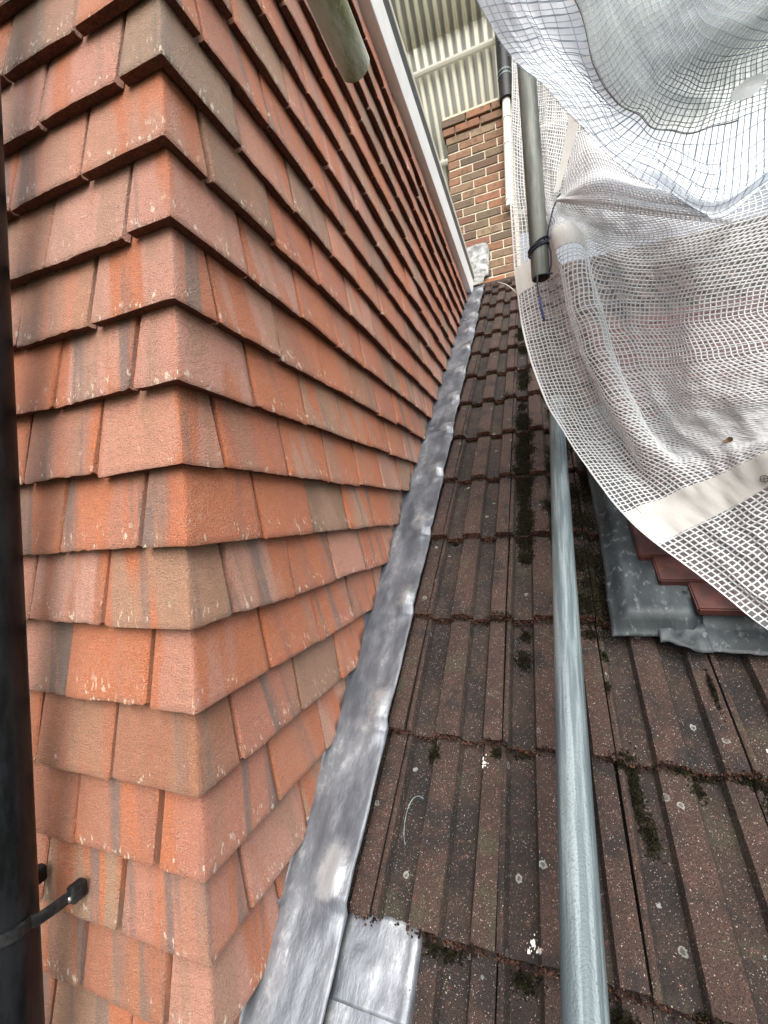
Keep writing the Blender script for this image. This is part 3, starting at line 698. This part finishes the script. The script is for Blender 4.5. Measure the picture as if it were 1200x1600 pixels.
FLAP=[
 [(-0.111,0.957,1.236),(-0.049,0.928,1.174),(0.013,0.846,1.040),(0.069,0.741,0.875),(0.117,0.706,0.845),(0.172,0.695,0.828),(0.226,0.673,0.819)],
 [(-0.058,0.979,1.090),(-0.006,0.946,1.041),(0.042,0.859,0.927),(0.096,0.731,0.767),(0.133,0.682,0.732),(0.180,0.657,0.713),(0.221,0.630,0.713)],
 [(-0.008,0.999,0.999),(0.036,0.963,0.952),(0.071,0.871,0.849),(0.106,0.694,0.642),(0.141,0.633,0.612),(0.179,0.595,0.591),(0.218,0.577,0.609)],
 [(0.075,1.064,0.943),(0.112,1.014,0.880),(0.134,0.917,0.782),(0.127,0.682,0.572),(0.156,0.618,0.545),(0.184,0.576,0.538),(0.220,0.557,0.562)],
 [(0.164,1.099,0.820),(0.172,1.039,0.777),(0.173,0.912,0.689),(0.154,0.671,0.523),(0.166,0.602,0.504),(0.185,0.555,0.497),(0.228,0.539,0.529)],
 [(0.265,1.107,0.703),(0.263,1.053,0.696),(0.240,0.917,0.626),(0.187,0.663,0.489),(0.190,0.600,0.478),(0.196,0.549,0.476),(0.245,0.535,0.509)],
 [(0.355,1.089,0.583),(0.344,1.042,0.602),(0.307,0.911,0.558),(0.237,0.672,0.483),(0.223,0.602,0.470),(0.218,0.557,0.471),(0.269,0.544,0.501)],
 [(0.396,0.945,0.544),(0.382,0.907,0.552),(0.346,0.819,0.522),(0.286,0.668,0.485),(0.263,0.606,0.472),(0.251,0.570,0.479),(0.285,0.551,0.482)],
 [(0.438,0.854,0.536),(0.425,0.828,0.538),(0.406,0.788,0.531),(0.341,0.657,0.487),(0.324,0.619,0.482),(0.316,0.594,0.488),(0.337,0.571,0.472)],
]
FAN=[
 [(0.073,1.267,0.836),(0.076,1.263,0.838),(0.082,1.271,0.846),(0.089,1.284,0.860)],
 [(0.170,1.177,0.725),(0.164,1.143,0.737),(0.156,1.160,0.814),(0.136,1.215,0.962)],
 [(0.277,1.134,0.645),(0.260,1.106,0.661),(0.241,1.119,0.724),(0.201,1.156,0.841)],
 [(0.401,1.107,0.573),(0.367,1.083,0.593),(0.333,1.090,0.646),(0.290,1.116,0.720)],
]

def cr(p0, p1, p2, p3, t): return .5*((2*p1) + (p2-p0)*t + (2*p0-5*p1+4*p2-p3)*t*t + (3*p1-p0-3*p2+p3)*t*t*t)
class Surf:
    def __init__(s, L, rip=None): s.L = [[Vector(p) for p in r] for r in L]; s.nv = len(L)-1; s.nu = len(L[0])-1; s.rip = rip
    def row(s, r, u):
        i = min(int(u), s.nu-1); t = u-i; g = lambda k: r[max(0, min(s.nu, k))]
        a, d = g(i-1), g(i+2)
        if i == 0: a = 2*r[0]-r[1]
        if i+2 > s.nu: d = 2*r[-1]-r[-2]
        return cr(a, g(i), g(i+1), d, t)
    def raw(s, u, v):
        j = min(int(v), s.nv-1); t = v-j; L = s.L
        b, c = s.row(L[j], u), s.row(L[j+1], u)
        a = s.row(L[j-1], u) if j > 0 else 2*b-c
        d = s.row(L[j+2], u) if j+2 <= s.nv else 2*c-b
        return cr(a, b, c, d, t)
    def nrm(s, u, v):
        e = .02; a = s.raw(min(s.nu, u+e), v)-s.raw(max(0, u-e), v); b = s.raw(u, min(s.nv, v+e))-s.raw(u, max(0, v-e)); return a.cross(b).normalized()
    def at(s, u, v):
        p = s.raw(u, v)
        return p + s.nrm(u, v)*s.rip(u, v) if s.rip else p
def film(name, S, nu, nv, m, parent, ur=None, vr=None, off=0.0):
    ur = ur or (0, S.nu); vr = vr or (0, S.nv); V, UV = [], []; O = parent.location
    for j in range(nv+1):
        for i in range(nu+1):
            u = ur[0]+(ur[1]-ur[0])*i/nu; v = vr[0]+(vr[1]-vr[0])*j/nv; V.append(S.at(u, v) + (S.nrm(u, v)*off if off else Vector((0, 0, 0))) - O); UV.append((u, v))
    F = [(j*(nu+1)+i, j*(nu+1)+i+1, (j+1)*(nu+1)+i+1, (j+1)*(nu+1)+i) for j in range(nv) for i in range(nu)]
    return ob(name, mesh(name, V, F, m, None, True, UV), parent)
def threads(name, S, us_, vs_, w, th, m, parent, nsu, nsv, off=0.0):
    O = parent.location; V, F = [], []
    def line(samples):
        b = len(V); n = len(samples)
        for i, (p, nn) in enumerate(samples):
            d = (samples[min(i+1, n-1)][0]-samples[max(i-1, 0)][0]).normalized(); t = d.cross(nn).normalized()
            for q in (t*w*.5, nn*th, -t*w*.5, -nn*th): V.append(p + q - O)
        for i in range(n-1):
            for k in range(4): F.append((b+i*4+k, b+i*4+(k+1) % 4, b+(i+1)*4+(k+1) % 4, b+(i+1)*4+k))
    for u in us_: line([(S.at(u, S.nv*j/nsv) - S.nrm(u, S.nv*j/nsv)*off, S.nrm(u, S.nv*j/nsv)) for j in range(nsv+1)])
    for v in vs_: line([(S.at(S.nu*i/nsu, v) - S.nrm(S.nu*i/nsu, v)*off, S.nrm(S.nu*i/nsu, v)) for i in range(nsu+1)])
    return tag(ob(name, mesh(name, V, F, m, None, True), parent), kind='stuff')
def ss(a, b, x): t = max(0.0, min(1.0, (x-a)/(b-a))); return t*t*(3-2*t)
KN = Vector((.082, 1.302, .863))
def rip_net(u, v):
    r = .009*nz(u*1.1, v*.9, 3.0) + .007*nz(u*2.3, v*1.9, 8.0) + .0025*nz(u*6.0, v*5.0, 1.0)
    # pleats running down from the tie
    fan = ss(0.3, 1.6, v-1.9)*(1-ss(2.2, 4.5, v-2.0))
    r += .010*fan*math.sin((u-2)*5.2 + .7*math.sin(v*1.3))*ss(.2, 1.2, u)*(1-ss(3.4, 4.8, u))
    r -= .036*math.exp(-((u-2.0)/.34)**2)*ss(2.5, 3.1, v)*(1-ss(5.4, 6.8, v))
    r += .026*math.exp(-((u-1.28)/.30)**2)*ss(2.8, 3.6, v)*(1-ss(5.8, 7.2, v))
    r += .034*math.exp(-((u-2.70)/.34)**2)*ss(2.8, 3.8, v)*(1-ss(5.4, 6.8, v))
    r += .007*math.sin(v*2.6 + u*1.1)*ss(2.6, 3.6, u)*ss(3, 4.2, v)*(1-ss(6.2, 6.9, v))
    return r
net = thing('debris_netting', 'white reinforced mesh sheeting draped down from the tied upright over the roof', 'netting', NET[3][0])
NET = [r_ + [tuple(Vector(r_[-1]) + Vector((.30, -.07, .0 if j_ < 7 else -.05*(j_-6))))] for j_, r_ in enumerate(NET)]
SN = Surf(NET, rip_net)
film('film', SN, 32, 22, M['film'], net, (0, 2.7), (0, 1.75))
film('film', SN, 84, 92, M['film'], net, (0, 7), (1.75, 10))
PITCHN = .0114
def inv_len(fn, lo, hi, n=240):
    pts = [fn(lo+(hi-lo)*i/n) for i in range(n+1)]; acc = [0.0]
    for a, b in zip(pts, pts[1:]): acc.append(acc[-1] + (b-a).length)
    def inv(d):
        if d > acc[-1]: return None
        k = 0; l_, h_ = 0, n
        while h_-l_ > 1:
            m_ = (l_+h_)//2
            if acc[m_] <= d: l_ = m_
            else: h_ = m_
        return lo + (hi-lo)*(l_ + (d-acc[l_])/max(1e-9, acc[l_+1]-acc[l_]))/n
    return inv, acc[-1]
NVS = 190
rows = [inv_len(lambda u, v=10*j/NVS: SN.at(u, v), 0, 7, 105) for j in range(NVS+1)]
vinv, vlen = inv_len(lambda v: SN.raw(1.0, v), 0, 10)
V, F = [], []; O = net.location
def ribbon(samples, w, th):
    b = len(V); n = len(samples)
    for i, (p, nn) in enumerate(samples):
        d = (samples[min(i+1, n-1)][0]-samples[max(i-1, 0)][0]).normalized(); t = d.cross(nn).normalized()
        for q in (t*w*.5, nn*th, -t*w*.5, -nn*th): V.append(p + q - O)
    for i in range(n-1):
        for k in range(4): F.append((b+i*4+k, b+i*4+(k+1) % 4, b+(i+1)*4+(k+1) % 4, b+(i+1)*4+k))
k = 1
while k*PITCHN < max(r_[1] for r_ in rows):
    run = []
    for j in range(NVS+1):
        u = rows[j][0](k*PITCHN + .0016*nz(j*.11, k*.9))
        if u is None or (10*j/NVS < 1.75 and u > 2.7):
            if len(run) > 2: ribbon(run, .0034, .0007)
            run = []
        else: run.append((SN.at(u, 10*j/NVS), SN.nrm(u, 10*j/NVS)))
    if len(run) > 2: ribbon(run, .0034, .0007)
    k += 1
k = 1
while k*PITCHN < vlen:
    v0 = vinv(k*PITCHN); run = []
    for i in range(118):
        u = 7*i/117; v = min(10, max(0, v0 + .02*nz(u*1.3, k*.8)))
        if v < 1.75 and u > 2.7: break
        run.append((SN.at(u, v), SN.nrm(u, v)))
    ribbon(run, .0034, .0007); k += 1
tag(ob('mesh_threads', mesh('mesh_threads', V, F, M['thread'], None, True), net), kind='stuff')
film('reinforcing_band', SN, 34, 6, M['band'], net, (0, 2.35), (2.86, 3.2), -.0016)
film('reinforcing_band', SN, 48, 8, M['band'], net, (0, 7), (6.86, 7.40), -.0016)
film('hem', SN, 2, 120, M['thread'], net, (-.0, .06), (0, 10), -.001)
# printed ring and cross on the lower band
mk = []
cu, cv = 4.42, 7.28
for ring in range(2):
    ctr = SN.at(cu, cv)
p = SN.at(cu, cv); n_ = SN.nrm(cu, cv); n_ = n_ if n_.dot(-p) > 0 else -n_; tx, ty = frame_at(n_)
V, F = [], []
for k in range(24):
    a = 2*math.pi*k/24
    for r_ in (.0052, .0072): V.append(p + n_*.003 + (tx*math.cos(a)+ty*math.sin(a))*r_)
F = [(2*k, 2*k+1, 2*((k+1) % 24)+1, 2*((k+1) % 24)) for k in range(24)]
for dx, dy in ((tx, ty), (ty, tx)):
    b = len(V); V += [p + n_*.003 + dx*.0052*a + dy*.0009*c for a, c in ((-1, -1), (1, -1), (1, 1), (-1, 1))]; F.append((b, b+1, b+2, b+3))
ob('printed_ring', mesh('printed_ring', [q-net.location for q in V], F, M['darkmark']), net)
# the doubled gather fanning out from the tie
SF = Surf(FAN, lambda u, v: .004*math.sin(u*7.0)*ss(.1, .8, v))
fan = film('gathered_fold', SF, 26, 40, M['filmf'], net)
threads('fold_threads', SF, [3*i/30 for i in range(31)], [3*j/44 for j in range(45)], .0026, .0006, M['thread'], net, 36, 60)
SB = Surf([[(.070, 1.285, .870), (.085, 1.280, .872)], [(.104, 1.262, .985), (.135, 1.238, .985)], [(.128, 1.235, 1.085), (.168, 1.205, 1.065)]])
film('upright_band', SB, 6, 14, M['band'], net)
# folded-over upper sheet, close to the camera
flap = thing('folded_sheeting', 'bluish white sheeting folded over at the top right with a greyed band and eyelet', 'netting', FLAP[3][0])
SL = Surf(FLAP, lambda u, v: .005*nz(u*1.6, v*1.4, 5.0) + .0035*nz(u*3.5, v*1.2, 9.0) + .004*math.sin(u*9.0+v*1.2)*ss(3.4, 5.2, v)*(1-ss(2.2, 2.9, u)))
film('film', SL, 72, 140, M['filmw'], flap, (0, 3.03))
threads('band_threads', SL, [3.05+2.9*i/22 for i in range(23)], [8*j/60 for j in range(61)], .0010, .0005, M['gthread'], flap, 90, 160, .0058)
threads('mesh_threads', SL, [3.0*i/10 for i in range(11)], [8*j/30 for j in range(31)], .0013, .0005, M['gthread'], flap, 90, 160, .0022)
film('reinforcing_band', SL, 60, 140, M['gband'], flap, (3.0, 6.0), (0, 8), -.004)
film('frayed_edge', SL, 2, 90, M['deadleaf'], flap, (2.985, 3.01), (0.5, 6.4), -.0048)
p = SL.at(4.0, 6.12); n_ = SL.nrm(4.0, 6.12); n_ = n_ if n_.dot(-p) > 0 else -n_; tx, ty = frame_at(n_)

# ------------------------------------------------------------------ cord tying the netting to the upright tube
tie = thing('cord_tie', 'dark navy cord wound round the upright tube and holding the netting, with a blue tail', 'cord', (.021, 1.262, .71)); CO = tie.location
def cordpart(name, pts, r_, m):
    vs, fs = tube_geo([Vector(p)-CO for p in pts], r_, 8); return ob(name, mesh(name, vs, fs, M[m], None, True), tie)
for dz, tl in ((0, .35), (.006, .15), (.013, .55)):
    cordpart('cord_loop', [(.0225+.0268*math.cos(R(a)), 1.2645+.0268*math.sin(R(a)), .712+dz+.0268*tl*math.cos(R(a))) for a in range(0, 361, 12)], .0024, 'cord')
cordpart('cord_line', [(.045, 1.250, .735), (.052, 1.252, .765), (.066, 1.270, .82), (.080, 1.290, .860), (.088, 1.298, .872)], .0022, 'cord')
cordpart('cord_line', [(.048, 1.256, .715), (.052, 1.250, .69), (.051, 1.25, .655), (.045, 1.246, .637)], .0022, 'cord')
cordpart('cord_knot', [(.040, 1.244, .728), (.046, 1.240, .735), (.050, 1.246, .728), (.044, 1.247, .720), (.039, 1.243, .728)], .0035, 'cord')
cordpart('cord_knot', [(.052, 1.246, .632), (.044, 1.242, .630), (.036, 1.243, .634)], .003, 'cord')
cordpart('cord_tail', [(.014, 1.240, .632), (.013, 1.236, .60), (.017, 1.236, .56), (.022, 1.240, .515)], .0024, 'cord')
cordpart('cord_fray', [(.0165, 1.2355, .57), (.019, 1.236, .54), (.0235, 1.239, .515), (.024, 1.240, .505)], .0032, 'tail')

# ------------------------------------------------------------------ neighbouring dormer roof: red tiles and dark lead behind the netting
rr = thing('red_tiled_roof', 'small roof of red tiles with staggered left ends, showing under the lower edge of the netting', 'roof', roof(.3, 1.37, .05)); RO = rr.location
def red_mesh(w, L=.15, th=.020, seed=0):
    v, f = box_geo(0, w, 0, L, -th, 0); me = mesh('red_tile', v, f, M['red']); bm = bmesh.new(); bm.from_mesh(me)
    bmesh.ops.bevel(bm, geom=bm.edges[:], offset=.003, segments=2, affect='EDGES'); bm.to_mesh(me); bm.free(); me.polygons.foreach_set('use_smooth', [True]*len(me.polygons)); me.set_sharp_from_angle(angle=R(50)); return me
RM = [red_mesh(.168, seed=q) for q in range(3)]; rg = random.Random(5); RGA = .075
lefts = [.275, .222, .196, .212, .226]
for i in range(22):
    x = lefts[i] if i < 5 else (.236 if i % 2 else .27)
    while x < 1.35:
        o = ob('red_tile', rg.choice(RM), rr); p = roof(x, 1.415 + i*RGA, .062 + rg.gauss(0, .0008)) - RO
        o.matrix_local = Matrix.Translation(p) @ RB @ Matrix.Rotation(R(-4), 4, 'X') @ Matrix.Rotation(R(rg.gauss(0, .3)), 4, 'Z'); x += .170
vs = [roof(x, s, h)-RO for h in (.0, .030) for x, s in ((.30, 1.44), (1.5, 1.44), (1.5, 3.1), (.30, 3.1))]
ob('roof_base', mesh('roof_base', vs, [(3, 2, 1, 0), (4, 5, 6, 7), (0, 1, 5, 4), (1, 2, 6, 5), (2, 3, 7, 6), (3, 0, 4, 7)], M['felt']), rr)
def dlead(name, label, fn, nx, ns, O):
    o = thing(name, label, 'flashing', O, 'dark lead around the red tiled roof'); V = []
    for j in range(ns+1):
        for i in range(nx+1): V.append(Vector(roof(*fn(i/nx, j/ns))) - O)
    F = [(j*(nx+1)+i, j*(nx+1)+i+1, (j+1)*(nx+1)+i+1, (j+1)*(nx+1)+i) for j in range(ns) for i in range(nx)]
    d = ob('lead_sheet', mesh('lead_sheet', V, F, M['dlead'], None, True), o); md = d.modifiers.new('thickness', 'SOLIDIFY'); md.thickness = .0025; md.offset = -1; return o
def side_fn(a, b):
    x = .116 + .172*a; s = 1.384 + .95*b**1.25; d = s-1.384
    h = .006 + .040*ss(0, .040, d) + .0035*nz(x*26, s*9, 2) + .0018*nz(x*60, s*40, 4)
    h *= .35 + .65*ss(0, .22, a); s += .006*nz(x*30, 1.0)*(1-ss(0, .05, d)); x += .010*ss(0, .4, b) + .003*nz(s*9, 6.0)
    if a > .86: h -= .022*ss(.86, 1, a)*(1-ss(.02, .12, d))
    return x, s, h
dlead('dark_flashing', 'dark blue-grey lead gutter lining with a turned-down lower end, left of the red tiles', side_fn, 26, 60, roof(.2, 1.37))
def apron_fn(a, b):
    x = .262 + .75*a; s = 1.352 + .12*b; h = .009 + .004*nz(x*16, s*14, 7) + .0025*nz(x*45, s*40, 1) + .040*ss(.45, 1.0, b)
    s += (.007*nz(x*14, 3.3) + .004*nz(x*40, 5.5))*(1-b) + .028*(1-ss(0, .10, a))*0; return x, s, h
dlead('dark_flashing', 'dark grey lead apron with a wavy lower edge, in front of the red tiles', apron_fn, 60, 12, roof(.5, 1.32))
def tuck_fn(a, b):
    x = .205 + .085*a; s = 1.368 + .04*b + .010*nz(x*40, 4.0)*(1-b) - .022*ss(.1, 1, a)*(1-b); h = .012 + .006*nz(x*60, s*50, 3) + .006*b; return x, s, h
dlead('dark_flashing', 'torn crumpled lead edge tucked under the turned-down end of the gutter lining', tuck_fn, 16, 6, roof(.25, 1.36))

# ------------------------------------------------------------------ moss, grit and small litter on the roof
rg = random.Random(11)
def prof_h(x):
    a = ((x-SX)/CW) % 1.0
    for (a0, h0), (a1, h1) in zip(PROF[:-1], PROF[1:]):
        if a0 <= a <= a1: return ((h0 + (h1-h0)*(a-a0)/(a1-a0)) - 1)*HR
    return -HR
def surf_h(x, s):
    ph = ((s-S0)/CG) % 1.0; return prof_h(x) - .025*ph
V, F = [], []
def tuft(c, r_):
    b = len(V); d = (EN + Vector((rg.gauss(0, .55), rg.gauss(0, .55), rg.gauss(0, .55)))).normalized(); x, y = frame_at(d); a0 = rg.random()*6
    for k in range(3): a = a0+2.094*k; V.append(c + (x*math.cos(a)+y*math.sin(a))*r_*.5)
    V.append(c + d*r_*1.5); F.extend([(b, b+1, b+3), (b+1, b+2, b+3), (b+2, b, b+3)])
clumps = [(-.063, 1.653, .020, .022, 260), (-.070, 1.332, .016, .026, 160), (-.066, 1.40, .013, .018, 90), (.085, 1.625, .050, .062, 900), (.085, 1.47, .054, .050, 900), (.10, 1.54, .04, .03, 400), (.09, 1.76, .035, .06, 500), (.085, 1.90, .04, .07, 500), (-.062, 1.80, .022, .06, 420), (-.06, 2.02, .024, .08, 460), (-.06, 2.3, .026, .1, 460), (.082, 1.40, .020, .012, 120), (.02, 1.73, .02, .05, 200), (.116, 1.09, .010, .055, 320), (.128, 1.03, .012, .03, 160), (.105, 1.132, .02, .012, 150), (.30, 1.128, .03, .008, 220), (.31, 1.09, .015, .02, 120), (.21, 1.11, .012, .018, 60), (-.245, 1.105, .014, .018, 120), (-.12, 1.12, .012, .010, 90), (.275, 1.28, .004, .04, 110), (.05, .81, .03, .012, 130), (.12, .80, .03, .010, 120), (-.07, .82, .02, .012, 110), (-.19, .825, .03, .010, 120), (.095, 1.27, .005, .012, 40), (.10, 1.345, .007, .01, 40)]
for _ in range(70): clumps.append((rg.choice((-.07, -.065, -.06, .03, .045, .085, .13)) + rg.gauss(0, .010), rg.uniform(1.70, 3.5), rg.uniform(.016, .030), rg.uniform(.04, .09), 230))  # black moss under the netting, with clumps added to stand in for shade
for _ in range(60): clumps.append((rg.uniform(-.3, .9), S0 + CG*rg.randrange(0, 10) + rg.uniform(-.012, .0), rg.uniform(.01, .04), .005, 36))
for (x, s, rx, rs, n) in clumps:
    for _ in range(int(n*2.4)):
        u_, v_ = rg.gauss(0, .5), rg.gauss(0, .5); q = max(0.0, 1-math.sqrt(u_*u_+v_*v_)/1.3)
        xx, s2 = x+u_*rx, s+v_*rs; tuft(roof(xx, s2, surf_h(xx, s2) + q*.013*rg.random()), rg.uniform(.0018, .0042))
tag(ob('moss', mesh('moss', V, F, M['moss'])), 'dark green-black moss in cushions along the roof tile channels', 'moss', kind='stuff')
V, F = [], []
def octa(c, r_):
    b = len(V); q = [Vector((rg.gauss(0, 1), rg.gauss(0, 1), rg.gauss(0, 1))) for _ in range(1)][0].normalized(); x, y = frame_at(q)
    for d, k in ((q, 1), (-q, 1), (x, 1), (-x, .8), (y, 1.1), (-y, .9)): V.append(c + d*r_*k)
    for t3 in ((0, 2, 4), (0, 4, 3), (0, 3, 5), (0, 5, 2), (1, 4, 2), (1, 3, 4), (1, 5, 3), (1, 2, 5)): F.append(tuple(b+i for i in t3))
for i in range(-1, 11):
    s = S0 + i*CG; n = 1000 if i < 5 else 420
    for _ in range(n):
        x = rg.uniform(-.335, .62); 
        if i < 0 and x < -.2: continue
        octa(roof(x, s + rg.gauss(-.002, .0028), prof_h(x) - rg.uniform(.0, .024)), rg.uniform(.0009, .0034))
tag(ob('roof_grit', mesh('roof_grit', V, F, M['grit'])), 'reddish crumbs of worn concrete along the roof tile edges', 'grit', kind='stuff')
# curl of wire
w = thing('wire_curl', 'thin pale curl of wire lying on a roof tile near the lead', 'wire', roof(-.267, .979)); 
pts = []
for k in range(17):
    a = R(70 + 165*k/16); pts.append(roof(-.256 + .022*math.cos(a), .976 + .043*math.sin(a), -.006 + .004*math.sin(k*.4)) - w.location)
vs, fs = tube_geo(pts, .0009, 8); ob('wire', mesh('wire', vs, fs, M['galv'], None, True), w)
# bird droppings: splats with their own outline
def splat(label, x, s, r_, seed, drips=5):
    o = thing('bird_dropping', label, 'dropping', roof(x, s), 'bird droppings on the roof tiles'); V, F = [], []
    rg_ = random.Random(seed)
    for d in range(drips):
        cx, cs = (rg_.gauss(0, r_*.8), rg_.gauss(0, r_*1.1)) if d else (0, 0); rad = r_*(1 if d == 0 else rg_.uniform(.18, .65)); b = len(V); n = 14
        V.append(roof(x+cx, s+cs, surf_h(x+cx, s+cs)+.0016)-o.location)
        for k in range(n):
            a = 2*math.pi*k/n; q = rad*(.75+.75*nz(math.cos(a)*2.2, math.sin(a)*2.2, seed+d*3)); xx, s2 = x+cx+q*math.cos(a)*.7, s+cs+q*math.sin(a); V.append(roof(xx, s2, surf_h(xx, s2)+.0004)-o.location)
        for k in range(n): F.append((b, b+1+k, b+1+(k+1) % n))
    ob('splash', mesh('splash', V, F, M['dropping'], None, True), o)
splat('white bird dropping on the tile just left of the bright tube, low in the picture', -.056, .862, .0075, 4, 16)
splat('whitish dropping on the tile at the right edge below the dark apron', .345, 1.185, .009, 9, 14)
splat('faint pale splash near the head of the second tile from the lead', -.142, 1.100, .007, 15, 14)
# loose strand from the net edge
st = thing('loose_strand', 'frayed pale strand sticking out from the netting edge over the roof', 'strand', NET[3][0])
ctr = [(-.047, 1.395, .672), (-.060, 1.40, .692), (-.078, 1.41, .715), (-.103, 1.42, .733)]
vs, fs = tube_geo([Vector(p)-st.location for p in ctr], [.0022, .0018, .0014, .0008], 6); ob('strand', mesh('strand', vs, fs, M['strand'], None, True), st)
# dead leaf caught on the netting
p = SN.at(4.15, 6.15); n_ = SN.nrm(4.15, 6.15); n_ = n_ if n_.dot(-p) > 0 else -n_; tx, ty = frame_at(n_)
lf = thing('dead_leaf', 'small brown dead leaf caught on the netting above the white band', 'leaf', p)
V = [n_*.004, ]
for k in range(12):
    a = 2*math.pi*k/12; V.append(n_*(.004+.003*math.sin(a*2)) + (tx*math.cos(a)*.013 + ty*math.sin(a)*.007)*(.8+.3*nz(k*1.7, 2.0)))
ob('leaf_blade', mesh('leaf_blade', V, [(0, 1+k, 1+(k+1) % 12) for k in range(12)], M['deadleaf'], None, True), lf)
# eyelet in the greyed band
p = SL.at(4.0, 6.5); n_ = SL.nrm(4.0, 6.5); n_ = n_ if n_.dot(-p) > 0 else -n_; tx, ty = frame_at(n_)
V, F = [], []
for k in range(32):
    a = 2*math.pi*k/32
    for r_, h in ((.0, .0085), (.0105, .0085), (.0135, .0095), (.016, .007)): V.append(p + n_*h + (tx*math.cos(a)+ty*math.sin(a))*r_ - flap.location)
for k in range(32):
    for q in range(3): a, b = k*4+q, ((k+1) % 32)*4+q; F.append((a, a+1, b+1, b))
ob('eyelet', mesh('eyelet', V, F, M['eyelet'], None, True), flap)
